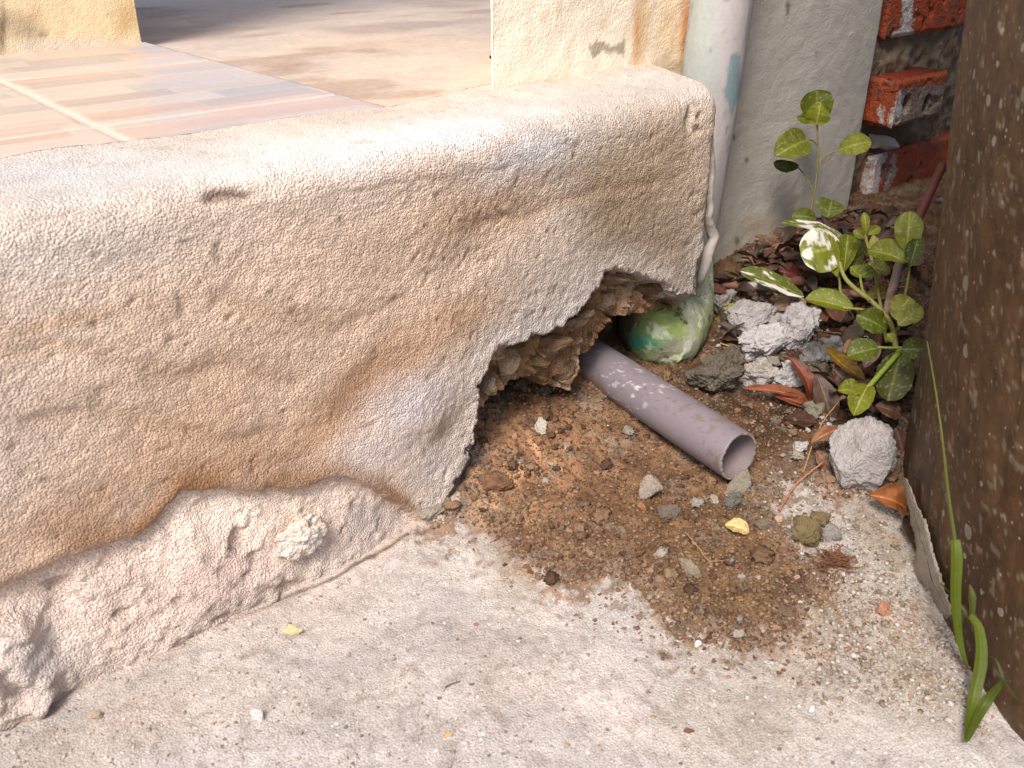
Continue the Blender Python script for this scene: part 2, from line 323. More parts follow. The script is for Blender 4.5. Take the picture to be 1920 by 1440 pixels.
pit = dline(U+0.002*vn(U*200, Vv*200, 0, 110), Vv+0.002*vn(U*200, Vv*200, 4, 110), XZ([(395, 368), (425, 362), (468, 368)], Y0)); D -= 0.004*np.exp(-(pit/0.0035)**2)
# mortar dab at far left
wh = sm(0, 0.012, sdpoly(U+0.006*fbm(U*60, Vv*60, 0, 3, 121), Vv+0.006*fbm(U*60, Vv*60, 4, 3, 122), XZ([(-60, 1150), (40, 1140), (85, 1165), (108, 1215), (95, 1265), (70, 1330), (-60, 1350)], Y0))); D += wh*(0.013+0.012*fbm(U*55, Vv*55, 9, 5, 120))
wh3 = gz(120, 1120, 0.012, 0.012, 1); D -= 0.006*wh3
# chip at the top right corner
D -= 0.012*np.exp(-((U-0.617)/0.010)**2-((Vv-0.262)/0.010)**2)*(0.6+fbm(U*120, Vv*120, 0, 3, 111))
# top rises to the pillar
zrise = 0.004*sm(0.40, 0.66, U)*sm(0.245, 0.285, Vv)+0.003*sm(0.56, 0.64, U)*sm(0.29, 0.36, Vv)*(0.7+0.6*fbm(U*90, Vv*90, 0, 3, 112))+0.003*fbm(U*12, Vv*12, 5, 2, 113)*sm(0.25, 0.29, Vv)
topd = 1-0.7*sm(0.25, 0.30, Vv); D *= topd
# the break
cj = 0.0058*(_h(np.floor(U*110+2*vn(U*80, Vv*80, 0, 166)).astype(np.int64), np.floor(Vv*110+2*vn(U*80, Vv*80, 4, 167)).astype(np.int64), np.int64(1), 3)-.5)
jU = U+cj+0.0050*fbm(U*75, Vv*75, 0, 3, 130)+0.0018*vn(U*330, Vv*330, 0, 131); jV = Vv+0.0048*fbm(U*75, Vv*75, 5, 3, 132)+0.0018*vn(U*330, Vv*330, 5, 133)
s1 = sdpoly(jU, jV, HOLE); s2 = sdpoly(jU+0.004*fbm(U*60, Vv*60, 0, 3, 134), jV+0.004*fbm(U*60, Vv*60, 3, 3, 135), HOLE2)
chunk = fbm(U*42, Vv*42, 2, 3, 136); wu = U+.006*vn(U*60, Vv*60, 0, 168); wv = Vv+.006*vn(U*60, Vv*60, 5, 169)
chunk = 0.35*chunk+0.8*(_h(np.floor(wu*75).astype(np.int64), np.floor(wv*95).astype(np.int64), np.int64(1), 4)-.5)+0.35*(_h(np.floor(wu*190).astype(np.int64), np.floor(wv*190).astype(np.int64), np.int64(1), 5)-.5)
D += 0.0012*np.exp(-((s1+0.002)/0.006)**2)*(Vv < 0.24)*(s1 < 0.0005)
dep = 0.010*sm(0, 0.0022, s1)+sm(0.002, 0.012, s1)*(0.012+0.012*chunk+0.004*fbm(U*160, Vv*160, 0, 3, 137))
dep = np.where(s1 > 0, np.maximum(dep, 0.006), 0)+sm(0, 0.008, s2)*(s1 > 0.001)*0.105
Dt = D*(1-sm(0, 0.002, s1)*0.5)-dep
VX = bx+NX*nh*Dt; VY = by+NY*nh*Dt; VZ = zz+nz*D+zrise
# undercut: the core slants back under itself
VZ = VZ-0.0*dep
faces = gridfaces(len(us), len(vs))
dq = dep.ravel(); uq = U.ravel()
kill = ((dq[faces] > 0.02).all(1) & (uq[faces].min(1) > 0.612)) | ((np.ptp(dq[faces], axis=1) > 0.03) & (uq[faces].min(1) > 0.59))
faces = faces[~kill]
# colours of the render
col = np.broadcast_to(lin(214, 192, 172), U.shape+(3,)).copy()
wx = ppx+45*fbm(U*11, Vv*11, 4, 3, 140); wy = ppy+40*fbm(U*11, Vv*11, 9, 3, 141)
col = blobs(col, wx, wy, [(500, 620, 420, 200, -15, (222, 190, 160), .75), (120, 330, 380, 60, -8, (205, 203, 200), .9), (120, 470, 240, 70, -8, (214, 204, 196), .6), (820, 235, 420, 45, -8, (232, 229, 225), .95), (1180, 165, 160, 32, -5, (205, 198, 190), .9),
    (1160, 400, 170, 130, 60, (156, 134, 106), .95), (1290, 520, 50, 90, 0, (140, 120, 95), .6), (880, 400, 130, 70, -20, (192, 158, 122), .75), (1010, 290, 110, 40, -15, (214, 210, 208), .95), (1040, 560, 110, 60, -35, (200, 192, 184), .85), (960, 620, 60, 50, -30, (196, 188, 182), .8), (1050, 420, 50, 120, 15, (205, 190, 176), .5), (960, 560, 90, 60, -30, (208, 196, 186), .8),
    (700, 720, 170, 48, -38, (178, 132, 92), .95), (860, 610, 130, 42, -35, (188, 150, 112), .8), (610, 800, 110, 35, -25, (200, 160, 124), .7), (790, 745, 110, 55, -40, (208, 198, 196), .95), (720, 850, 120, 40, -10, (205, 190, 185), .85), (830, 880, 40, 60, 30, (200, 190, 184), .9), (850, 800, 40, 35, 0, (166, 150, 130), .7),
    (330, 800, 200, 70, -15, (208, 170, 136), .7), (120, 960, 200, 60, -22, (182, 142, 108), .8), (430, 860, 160, 36, -5, (186, 142, 104), .75), (90, 620, 180, 16, -12, (184, 148, 112), .6), (330, 700, 200, 12, -12, (190, 152, 116), .5), (160, 760, 120, 40, -10, (200, 176, 156), .6), (1250, 300, 60, 80, 0, (178, 152, 120), .7)])
sg_ = (SG*.35*(Vv < .25))[..., None]; col = col*(1-sg_)+lin(176, 140, 106)*sg_
pt_ = sm(0.48, 0.62, fbm(U*110, Vv*110, 9, 3, 165))[..., None]*.3; col = col*(1-pt_)+lin(150, 120, 92)*pt_
lp_ = (np.exp(-((s1+0.008)/0.012)**2)*.6)[..., None]; col = col*(1-lp_)+lin(196, 186, 178)*lp_
col *= (1+0.13*fbm(U*55, Vv*55, 0, 4, 142))[..., None]; col *= (1+0.10*fbm(U*210, Vv*210, 0, 3, 143))[..., None]
col *= (1+0.08*fbm(U*18, Vv*18, 3, 3, 144))[..., None]
bcol = np.broadcast_to(lin(226, 202, 184), U.shape+(3,)).copy()
bcol = blobs(bcol, wx, wy, [(430, 950, 160, 50, -10, (243, 224, 205), .9), (420, 1070, 180, 45, -20, (200, 176, 164), .85), (200, 1120, 140, 50, -20, (205, 184, 170), .7), (560, 1060, 80, 40, -20, (230, 208, 192), .8), (690, 980, 60, 60, 0, (186, 172, 166), .95), (60, 1230, 90, 80, 0, (190, 180, 172), .9), (130, 1320, 90, 30, -20, (165, 130, 92), .7)])
zb_ = (1-sm(0.002, 0.030, Vv+.012*fbm(U*50, Vv*50, 0, 4, 151)))[..., None]*.8; bcol = bcol*(1-zb_)+lin(196, 180, 168)*zb_
ch_ = sm(0.35, 0.55, fbm(U*38, Vv*60, 7, 4, 152))[..., None]*.45; bcol = bcol*(1-ch_)+lin(176, 150, 130)*ch_
bcol *= (1+0.16*fbm(U*90, Vv*90, 0, 4, 145))[..., None]
mb = (sm(0, 0.003, below)*(U < 0.37))[..., None]; col = col*(1-mb)+bcol*mb
led = (np.exp(-((below+0.005)/0.0105)**2)*(U < 0.36)*(0.75+0.5*fbm(U*30, Vv*30, 0, 2, 146)))[..., None]; led = np.clip(led, 0, 1)*.9; col = col*(1-led)+lin(146, 102, 62)*led
ck = (np.exp(-(cd_/0.0028)**2)*np.clip(0.35+0.9*fbm(U*40, 0.5, 0, 2, 147), 0, 1)*0.6)[..., None]; col = col*(1-ck)+lin(130, 92, 58)*ck
pk = (np.exp(-(pit/0.0035)**2)*0.8)[..., None]; col = col*(1-pk)+lin(92, 58, 44)*pk
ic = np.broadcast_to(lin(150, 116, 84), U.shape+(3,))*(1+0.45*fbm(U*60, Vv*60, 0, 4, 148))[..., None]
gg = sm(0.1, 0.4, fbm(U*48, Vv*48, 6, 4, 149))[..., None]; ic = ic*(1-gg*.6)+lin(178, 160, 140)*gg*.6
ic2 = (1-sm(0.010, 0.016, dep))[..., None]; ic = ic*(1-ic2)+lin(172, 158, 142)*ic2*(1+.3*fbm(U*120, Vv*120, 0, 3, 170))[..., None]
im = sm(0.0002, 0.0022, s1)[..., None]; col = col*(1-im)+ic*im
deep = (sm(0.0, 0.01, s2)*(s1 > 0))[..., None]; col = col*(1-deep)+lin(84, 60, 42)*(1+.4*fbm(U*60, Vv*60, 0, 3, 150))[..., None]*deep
Vw = np.stack([VX.ravel(), VY.ravel(), VZ.ravel()], -1)
wall = root('low_wall', (0.3, 0.5, 0), 'low sandy rendered wall with a ragged hole broken in its foot', 'wall')
lum_ = col.mean(-1, keepdims=True); kk_ = np.clip(0.12-0.9*im, 0, 1); col = col*(1-kk_)+lum_*np.array([1.03, 1.0, .97])*kk_
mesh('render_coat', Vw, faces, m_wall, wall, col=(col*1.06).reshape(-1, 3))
# dark masonry core closing the cavity from behind, and the wall's hidden back
def boxmesh(x0, x1, y0, y1, z0, z1):
    V = [(x, y, z) for x in (x0, x1) for y in (y0, y1) for z in (z0, z1)]
    Fq = [(0, 1, 3, 2), (4, 6, 7, 5), (0, 4, 5, 1), (2, 3, 7, 6), (0, 2, 6, 4), (1, 5, 7, 3)]
    return np.array(V, float), np.array(Fq)
def const(n, c, var=0.0): return np.broadcast_to(np.asarray(c, float), (n, 3))
V, Fq = boxmesh(-0.5, 0.46, 0.626, 0.70, -0.05, 0.262)
mesh('masonry_core', V, Fq, m_wall, wall, col=const(8, lin(150, 116, 84)), smooth=False)

# ---- lumps (rubble)
def ico(n):
    t = (1+5**.5)/2; v = [(-1, t, 0), (1, t, 0), (-1, -t, 0), (1, -t, 0), (0, -1, t), (0, 1, t), (0, -1, -t), (0, 1, -t), (t, 0, -1), (t, 0, 1), (-t, 0, -1), (-t, 0, 1)]
    f = [(0, 11, 5), (0, 5, 1), (0, 1, 7), (0, 7, 10), (0, 10, 11), (1, 5, 9), (5, 11, 4), (11, 10, 2), (10, 7, 6), (7, 1, 8), (3, 9, 4), (3, 4, 2), (3, 2, 6), (3, 6, 8), (3, 8, 9), (4, 9, 5), (2, 4, 11), (6, 2, 10), (8, 6, 7), (9, 8, 1)]
    v = [Vector(p).normalized() for p in v]
    for _ in range(n):
        cache = {}; nf = []
        def mid(a, b):
            k = (min(a, b), max(a, b))
            if k not in cache: cache[k] = len(v); v.append((v[a]+v[b]).normalized())
            return cache[k]
        for a, b, c in f:
            x, y, z = mid(a, b), mid(b, c), mid(c, a); nf += [(a, x, z), (b, y, x), (c, z, y), (x, y, z)]
        f = nf
    return np.array([tuple(p) for p in v]), np.array(f)
ICO = {k: ico(k) for k in (0, 1, 2, 3, 4, 5)}
def lumpgeo(c, size, seed, lv=4, rough=0.3, facets=7, rot=0.0, tilt=0.0, axes=None):
    v, f = ICO[lv]; rs = np.random.RandomState(seed); p = v.copy()
    for _ in range(facets):
        n = rs.normal(size=3); n /= np.linalg.norm(n); d = rs.uniform(0.52, 0.85); k = p@n; over = np.maximum(k-d, 0); p = p-n*over[:, None]*0.93
    r = 1+rough*fbm(p[:, 0]*1.8+seed, p[:, 1]*1.8, p[:, 2]*1.8, 3, seed)+rough*0.35*fbm(p[:, 0]*6, p[:, 1]*6, p[:, 2]*6+seed, 3, seed+5)+rough*0.12*vn(p[:, 0]*22, p[:, 1]*22, p[:, 2]*22, seed+9)
    p = p*r[:, None]*np.asarray(size)/2*1.15
    if axes is not None: p = p[:, :1]*axes[0]+p[:, 1:2]*axes[1]+p[:, 2:3]*axes[2]
    else:
        R = (Matrix.Rotation(rot, 3, 'Z')@Matrix.Rotation(tilt, 3, 'X')); p = p@np.array(R).T
    return p+np.asarray(c), f, v
def lumpcol(v, c1, c2, seed, amt=0.6, hf=0.16):
    m = sm(-0.1, 0.45, fbm(v[:, 0]*2.2, v[:, 1]*2.2, v[:, 2]*2.2+seed, 4, seed+3))[:, None]*amt
    c = (lin(*c1)*(1-m)+lin(*c2)*m)*0.68
    return c*(1+hf*fbm(v[:, 0]*9, v[:, 1]*9, v[:, 2]*9, 3, seed)[:, None])
CAMAX = (RIGHT, UP, -FWD)
def rubble(name, px, py, wpx, hpx, seed, label, cat, c1, c2, group=None, thick=0.8, lv=4, rough=0.3, facets=7, lift=0.35, amt=.6, roll=0.0, m=None):
    """a lump seen wpx by hpx pixels wide, its foot on the ground below"""
    p = Wg(px, py+hpx*0.42); d = float((p-CAM)@FWD)
    sx = wpx*d/F; sy = hpx*d/F
    c = Rd(px, py, d*(1+0.0)); c = c - rays(px, py)*0.0
    q = math.radians(roll); a0 = RIGHT*math.cos(q)+UP*math.sin(q); a1 = -RIGHT*math.sin(q)+UP*math.cos(q)
    P, f, v = lumpgeo(c, (sx, sy, (sx+sy)/2*thick), seed, lv, rough, facets, axes=(a0, a1, -FWD))
    # shift along the sight line so that it rests on the ground
    g = zground(np.array([c[0]]), np.array([c[1]]))[0]
    return tag(mesh(name, P, f, m or m_lump, col=lumpcol(v, c1, c2, seed, amt), loc=c), label, cat, group)
PALE = (205, 198, 193); GREY = (168, 160, 154)
RG = 'grey mortar rubble lying in the corner'
rubble('mortar_lump', 1615, 862, 118, 150, 3, 'largest pale grey mortar lump standing upright beside the brown jar', 'rubble', (190, 183, 178), (172, 160, 152), RG, rough=0.2, facets=9, thick=.7, lv=5, amt=.4)
rubble('mortar_lump', 1410, 590, 86, 66, 5, 'flat-topped pale mortar lump nearest the foot of the vertical pipe', 'rubble', (196, 190, 186), (165, 158, 152), RG, rough=.3, facets=9, roll=30, lv=5)
rubble('mortar_lump', 1496, 612, 74, 84, 8, 'upright pale mortar lump below the white splashed round leaf', 'rubble', (200, 192, 190), (170, 158, 154), RG, rough=.35, lv=5)
rubble('mortar_lump', 1440, 642, 104, 56, 12, 'wide crumbly pale mortar lump in the middle of the pile', 'rubble', (210, 204, 202), (180, 172, 166), RG, rough=.5, roll=8, lv=5)
rubble('mortar_lump', 1428, 702, 66, 50, 14, 'low pale mortar lump with a mossy underside above the curled leaf', 'rubble', (196, 188, 180), (150, 140, 112), RG, rough=.5, lv=5)
rubble('mortar_lump', 1484, 706, 60, 46, 17, 'small pale mortar lump beside the long red dry leaf', 'rubble', (200, 196, 192), (168, 160, 154), RG, rough=.5, lv=5)
rubble('mortar_lump', 1456, 606, 36, 44, 19, 'small pale mortar lump wedged between two bigger ones', 'rubble', (196, 190, 186), GREY, RG, rough=.4)
rubble('mortar_lump', 1350, 702, 84, 74, 23, 'damp dark grey mortar lump between green elbow and pale rubble', 'rubble', (122, 112, 98), (92, 82, 68), RG, rough=.5, lv=5)
rubble('mortar_lump', 1350, 568, 58, 50, 27, 'half hidden grey mortar lump behind the foot of the vertical pipe', 'rubble', (172, 164, 154), (130, 118, 104), RG, rough=.5)
rubble('mortar_lump', 1560, 652, 54, 42, 29, 'grey mortar lump tucked behind the yellow curled leaf', 'rubble', (165, 160, 156), (120, 112, 104), RG, rough=.5)
rubble('mortar_lump', 1530, 668, 60, 50, 33, 'grey mortar lump under the tip of the long red dry leaf', 'rubble', (150, 146, 142), (112, 104, 96), RG, rough=.5)
rubble('mortar_lump', 1500, 838, 26, 26, 35, 'small pale mortar lump just right of the open pipe mouth', 'rubble', (206, 200, 194), GREY, RG, rough=.5)
rubble('mortar_lump', 1525, 772, 34, 34, 37, 'small greenish grey mortar lump left of the brown nut', 'rubble', (150, 142, 122), (110, 104, 84), RG, rough=.5)
rubble('stone', 1216, 916, 42, 42, 41, 'rounded flat grey stone lying alone on the brown soil', 'stone', (176, 160, 144), (150, 136, 122), None, rough=.25, thick=.45)
rubble('stone', 1015, 800, 20, 28, 43, 'tiny cream white stone on the soil in front of the break', 'stone', (226, 214, 198), (200, 186, 168), None, rough=.35)
rubble('stone', 1512, 998, 50, 62, 45, 'mossy olive stone half sunk at the right edge of the soil', 'stone', (134, 118, 84), (112, 98, 66), None, rough=.25, thick=.6, facets=10)
rubble('stone', 1540, 974, 36, 34, 47, 'small olive brown stone behind the mossy one', 'stone', (140, 122, 88), (112, 96, 66), None, rough=.25, facets=10)
rubble('stone', 1297, 1068, 52, 26, 49, 'thin slanting grey stone splinter on the dark damp soil', 'stone', (162, 148, 128), (138, 122, 100), None, rough=.2, thick=.4, roll=-38, facets=10)
rubble('stone', 1256, 1078, 28, 22, 50, 'small tan stone left of the slanting splinter', 'stone', (158, 134, 106), (138, 116, 88), None, rough=.3, thick=.5)
rubble('stone', 1388, 908, 62, 34, 51, 'flat grey slab of mortar just below the pipe mouth', 'stone', (158, 150, 134), (134, 124, 102), None, rough=.2, thick=.4, roll=35, facets=11)
rubble('stone', 1372, 940, 38, 34, 53, 'dark grey crumbly stone below the flat mortar slab', 'stone', (128, 124, 114), (100, 92, 78), None, rough=.4, thick=.5)
rubble('stone', 1430, 985, 28, 22, 55, 'small grey brown stone right of the yellow leaf chip', 'stone', (140, 124, 106), (120, 104, 86), None, rough=.3, thick=.5)
rubble('stone', 925, 905, 60, 34, 57, 'dark purplish stone buried in soil beside the plaster edge', 'stone', (148, 112, 84), (98, 74, 66), None, rough=.35, thick=.6)
rubble('stone', 1255, 962, 46, 30, 59, 'flat blue grey stone sunk in the middle of the soil', 'stone', (128, 116, 102), (112, 98, 84), None, rough=.3, thick=.3)
rubble('stone', 1560, 1000, 36, 30, 60, 'small bluish grey stone right of the mossy one', 'stone', (160, 154, 148), (130, 122, 112), None, rough=.4, thick=.5)
rubble('nut', 1550, 754, 26, 34, 61, 'small round brown nut standing by the litter', 'nut', (150, 118, 88), (118, 88, 62), None, rough=.12, facets=0)
rubble('stone', 1655, 1142, 26, 24, 63, 'small orange brown stone on the gritty concrete below the fibre tuft', 'stone', (196, 146, 116), (170, 120, 92), None, rough=.3, thick=.5)
rubble('stone', 800, 966, 56, 24, 64, 'broken grey flake of render under the plaster edge at the foot of the wall', 'stone', (176, 164, 150), (140, 122, 98), None, rough=.45, thick=.5, roll=15)
rubble('stone', 548, 1181, 34, 20, 65, 'pale yellow chip on the concrete near the wall foot', 'stone', (236, 216, 170), (226, 204, 156), None, rough=.3, thick=.5)
rubble('stone', 178, 1340, 26, 16, 67, 'small buff stone lying near the wall foot at lower left', 'stone', (196, 176, 152), (172, 152, 128), None, rough=.3, thick=.6)
# mortar dabs fixed on the wall
def wallblob(px, py, wpx, hpx, seed, c1, c2, Yp, thick):
    c = Wy(px, py, Yp); d = float((c-CAM)@FWD); q = (wpx*d/F*1.25, 0.02*thick, hpx*d/F*1.05)
    P, f, v = lumpgeo(c, q, seed, 5, 0.45, 5); o = mesh('mortar_dab', P, f, m_lump, wall, col=lumpcol(v, c1, c2, seed)); return o
wallblob(563, 1003, 62, 62, 71, (246, 234, 220), (226, 206, 186), Y0-0.010, 0.9)

# ---------------------------------------------------------------- pillar and plastered wall behind
def paint_panel(name, P0, P1, zb, zt, colf, mt, parent, du=0.004, thick=None, bumpamp=0.0010, seed=1):
    """vertical sheet between plan points, coloured by colf(px,py,s,z)"""
    P0 = np.array(P0); P1 = np.array(P1); L = np.linalg.norm(P1-P0); n = np.array([P1[1]-P0[1], -(P1[0]-P0[0])])/L
    ss = np.linspace(0, L, max(2, int(L/du)+1)); zs = np.concatenate([axis([(zb, min(zt, 0.6), du)]), np.linspace(min(zt, 0.6), zt, 30)[1:]]) if zt > 0.62 else axis([(zb, zt, du)])
    s, z = np.meshgrid(ss, zs, indexing='ij')
    dd = bumpamp*(1.6*fbm(s*14, z*14, 0, 3, seed)+0.8*fbm(s*90, z*90, 0, 3, seed+1))
    edge = sm(0, 0.002, np.minimum(s, L-s)); dd = dd-0.0008*(1-edge)
    x = P0[0]+(P1[0]-P0[0])*s/L+n[0]*dd; y = P0[1]+(P1[1]-P0[1])*s/L+n[1]*dd
    px, py = proj(x, y, z)
    return mesh(name, np.stack([x.ravel(), y.ravel(), z.ravel()], -1), gridfaces(len(ss), len(zs)), mt, parent, col=colf(px, py, s, z).reshape(-1, 3))
YP = 0.606
pil = root('gate_pillar', (0.6, YP, 0), 'cream painted pillar with orange rust runs rising behind the low wall', 'pillar')
xl = float(Wy(922, 100, YP)[0]); xr = 0.742
def cream(px, py, s, z):
    c = np.broadcast_to(lin(244, 233, 212), px.shape+(3,)).copy()
    n1 = 10*fbm(s*30, z*8, 0, 3, 200)
    c = blobs(c, px+n1, py+6*fbm(s*40, z*40, 3, 3, 201), [(1197, 60, 9, 75, 0, (206, 140, 72), .8), (1212, 40, 12, 70, 0, (228, 186, 130), .7), (1282, 60, 10, 90, 0, (210, 124, 52), .9), (1255, 60, 26, 100, 0, (232, 190, 136), .6), (1268, 130, 30, 16, 0, (170, 148, 112), .6), (1100, 150, 200, 9, -6, (200, 186, 166), .6), (1020, 35, 10, 14, 0, (205, 168, 118), .4), (1100, 20, 60, 8, 0, (226, 204, 164), .3)])
    j = px+10*fbm(s*150, z*30, 0, 3, 203); k = py+12*fbm(s*200, z*60, 4, 3, 204)
    m = sm(0, 3, sdpoly(j, k, [(1098, 80), (1150, 84), (1172, 78), (1168, 112), (1148, 98), (1130, 104), (1106, 112)]))[..., None]
    c = c*(1-m*.85)+lin(166, 152, 130)*m*.85
    lo = (1-sm(0.20, 0.25, z))[..., None]; c = c*(1-lo)+lin(92, 68, 48)*lo
    d = sm(0.42, 0.6, fbm(s*55, z*55, 0, 4, 205))[..., None]*.25; c = c*(1-d)+lin(200, 160, 110)*d
    return c*(1+0.03*fbm(s*20, z*20, 0, 3, 206))[..., None]
paint_panel('front_face', (xl, YP), (xr, YP), -0.02, 1.9, cream, m_plaster, pil, 0.0025, seed=210)
r1 = rays(1040, 100)[:2]; r1 = r1/np.linalg.norm(r1); bk = (xl+r1[0]*0.26-0.004, YP+r1[1]*0.26+0.004)
paint_panel('side_face', bk, (xl, YP), -0.02, 1.9, cream, m_plaster, pil, 0.01, seed=214)
paint_panel('side_face', (xr, YP+.004), (xr+0.02, bk[1]), -0.02, 1.9, cream, m_plaster, pil, 0.02, seed=214)
paint_panel('back_face', (xr+0.02, bk[1]), bk, -0.02, 1.9, cream, m_plaster, pil, 0.02, seed=214)

gw = root('plastered_wall', (0.9, YP, 0), 'grey white plastered wall between the vertical pipe and the bare bricks', 'wall')
xe = float(Wy(1650, 20, YP-0.002)[0])
def greyw(px, py, s, z):
    c = np.broadcast_to(lin(190, 184, 172), px.shape+(3,)).copy()
    c = blobs(c, px, py, [(1500, 150, 120, 120, 0, (196, 192, 182), .5), (1450, 470, 90, 50, 0, (176, 164, 142), .7), (1420, 420, 24, 16, 0, (170, 140, 105), .5), (1380, 150, 12, 30, 0, (168, 150, 128), .6), (1390, 520, 60, 22, 0, (140, 116, 90), .8), (1540, 430, 110, 40, -20, (168, 156, 134), .7), (1500, 330, 120, 80, 0, (196, 190, 176), .4)])
    for (a, b, r) in [(1477, 10, 5), (1477, 22, 3), (1376, 257, 4), (1400, 300, 3), (1382, 452, 5), (1555, 210, 3), (1530, 100, 2)]:
        q = np.exp(-((px-a)/r)**2-((py-b)/(r*1.6))**2)[..., None]*.9; c = c*(1-q)+lin(96, 78, 62)*q
    e = sm(0.35, 0.65, fbm(s*120, z*120, 0, 3, 220))[..., None]*.3; c = c*(1-e)+lin(170, 158, 136)*e
    c = c*(1+0.07*fbm(s*40, z*40, 0, 4, 221))[..., None]
    return c
paint_panel('plaster_face', (0.735, YP-0.004), (xe, YP-0.004), -0.02, 1.9, greyw, m_plaster, gw, 0.0022, bumpamp=0.0007, seed=222)
paint_panel('plaster_edge', (xe, YP-0.001), (xe+0.002, YP+0.02), -0.02, 1.9, greyw, m_plaster, gw, 0.004, seed=226)
V, Fq = boxmesh(0.78, xe-0.006, YP+0.012, YP+0.10, -0.02, 1.88); mesh('masonry_core', V, Fq, m_brick, gw, col=const(8, lin(140, 70, 45)), smooth=False)

# ---- bare bricks
bw = root('brick_wall', (1.2, 0.66, 0), 'bare hollow brick wall beside the brown jar with white paint drips', 'wall')
YB = YP+0.012
def morf(px, py, s, z):
    c = np.broadcast_to(lin(128, 112, 92), px.shape+(3,))*(1+0.35*fbm(s*60, z*60, 0, 4, 230))[..., None]
    e = sm(0.0, 0.4, fbm(s*25, z*25, 0, 3, 231))[..., None]; return c*(1-.5*e)+lin(92, 70, 52)*.5*e
def rough_panel(name, x0, x1, Yp, zb, zt, parent):
    ss = axis([(x0, x1, 0.003)]); zs = axis([(zb, zt, 0.003)]); s, z = np.meshgrid(ss, zs, indexing='ij')
    y = Yp+0.010*fbm(s*25, z*25, 0, 4, 233)+0.004*fbm(s*120, z*120, 0, 3, 234); px, py = proj(s, y, z)
    mesh(name, np.stack([s.ravel(), y.ravel(), z.ravel()], -1), gridfaces(len(ss), len(zs)), m_lump, parent, col=morf(px, py, s, z).reshape(-1, 3))
rough_panel('mortar', xe-0.03, 1.9, YB+0.007, -0.02, 0.95, bw)
V, Fq = boxmesh(xe-0.01, 1.9, YB+0.045, YB+0.12, 0.0, 1.9); mesh('masonry_core', V, Fq, m_brick, bw, col=const(8, lin(120, 76, 54)), smooth=False)
def brick(x0, x1, z0, z1, yf, paint, seed, end_holes=(), face_holes=(), depth=0.08):
    """front (-Y) face and left end as fine sheets with real pits, other faces coarse"""
    st_ = 0.0016; out = []
    tx = Wy
    def sheet(kind):
        if kind == 'front': a = axis([(x0, x1, st_)]); n = np.array([0, -1, 0])
        else: a = axis([(yf, yf+depth, st_)]); n = np.array([-1, 0, 0])
        b = axis([(z0, z1, st_)]); A, B = np.meshgrid(a, b, indexing='ij')
        a0, a1 = a[0], a[-1]
        d = 0.0012*fbm(A*60, B*60, 0, 3, seed)-0.003*sm(0.3, 0.5, fbm(A*70, B*70, 3, 3, seed+12))+0.0005*fbm(A*300, B*300, 0, 2, seed+1)
        ed = np.minimum(np.minimum(A-a0, a1-A), np.minimum(B-z0, z1-B)); d -= 0.004*(1-sm(0, 0.005, ed+0.0015*fbm(A*80, B*80, 0, 2, seed+2)))
        pit = np.zeros_like(A)
        for (ha, hb, ra, rb) in (face_holes if kind == 'front' else end_holes):
            q = ((A-ha)/ra)**2+((B-hb)/rb)**2; pit = np.maximum(pit, 1-sm(0.75, 1.1, q))
        d = d-0.035*pit
        if kind == 'front': x, y, z = A, yf-d, B
        else: x, y, z = x0-d, A, B
        px, py = proj(x, y, z)
        c = np.broadcast_to(lin(166, 80, 50), A.shape+(3,))*(1+0.30*fbm(A*50, B*50, 0, 4, seed+4))[..., None]
        o = sm(0.0, 0.5, fbm(A*30, B*30, 2, 3, seed+5))[..., None]; c = c*(1-.5*o)+lin(150, 84, 58)*.5*o
        for (poly, pc, am, soft) in paint:
            jx = px+7*fbm(A*140, B*140, 0, 3, seed+6)+3*vn(A*500, B*500, 0, seed+6); jy = py+7*fbm(A*140, B*140, 4, 3, seed+7)
            m = sm(0, soft, sdpoly(jx, jy, poly))*np.clip(1.2+1.2*fbm(A*200, B*200, 0, 3, seed+8), 0, 1); m = m[..., None]*am; c = c*(1-m)+lin(*pc)*m
        pq = pit[..., None]; c = c*(1-pq)+lin(74, 44, 32)*pq  # holes darkened: their inner shade is put into the clay colour
        gr_ = sm(0.05, 0.4, fbm(A*45, B*45, 7, 4, seed+9))[..., None]*.5; c = c*(1-gr_)+lin(104, 84, 70)*gr_
        P = np.stack([x.ravel(), y.ravel(), z.ravel()], -1); return P, gridfaces(len(a), len(b)), c.reshape(-1, 3)
    Ps = []; Fs = []; Cs = []; off = 0
    for k in ('front', 'end'):
        P, f, c = sheet(k); Ps.append(P); Fs.append(f+off); Cs.append(c); off += len(P)
    e = 0.004; V, Fq = boxmesh(x0+e, x1-e, yf+e, yf+depth, z0+e*.15, z1-e*.15)
    keep = [0, 1, 3, 4, 5] if False else [1, 3, 4, 5]
    Ps.append(V); Fs.append(Fq[keep]+off); Cs.append(np.broadcast_to(lin(150, 64, 40), (8, 3)))
    mesh('brick', np.concatenate(Ps), np.concatenate(Fs), m_brick, bw, col=np.concatenate(Cs))
def bz(px, py, y=YB): return float(Wy(px, py, y)[2])
def bxx(px, py, y=YB): return float(Wy(px, py, y)[0])
W3 = (204, 198, 192); MG = (140, 128, 118)
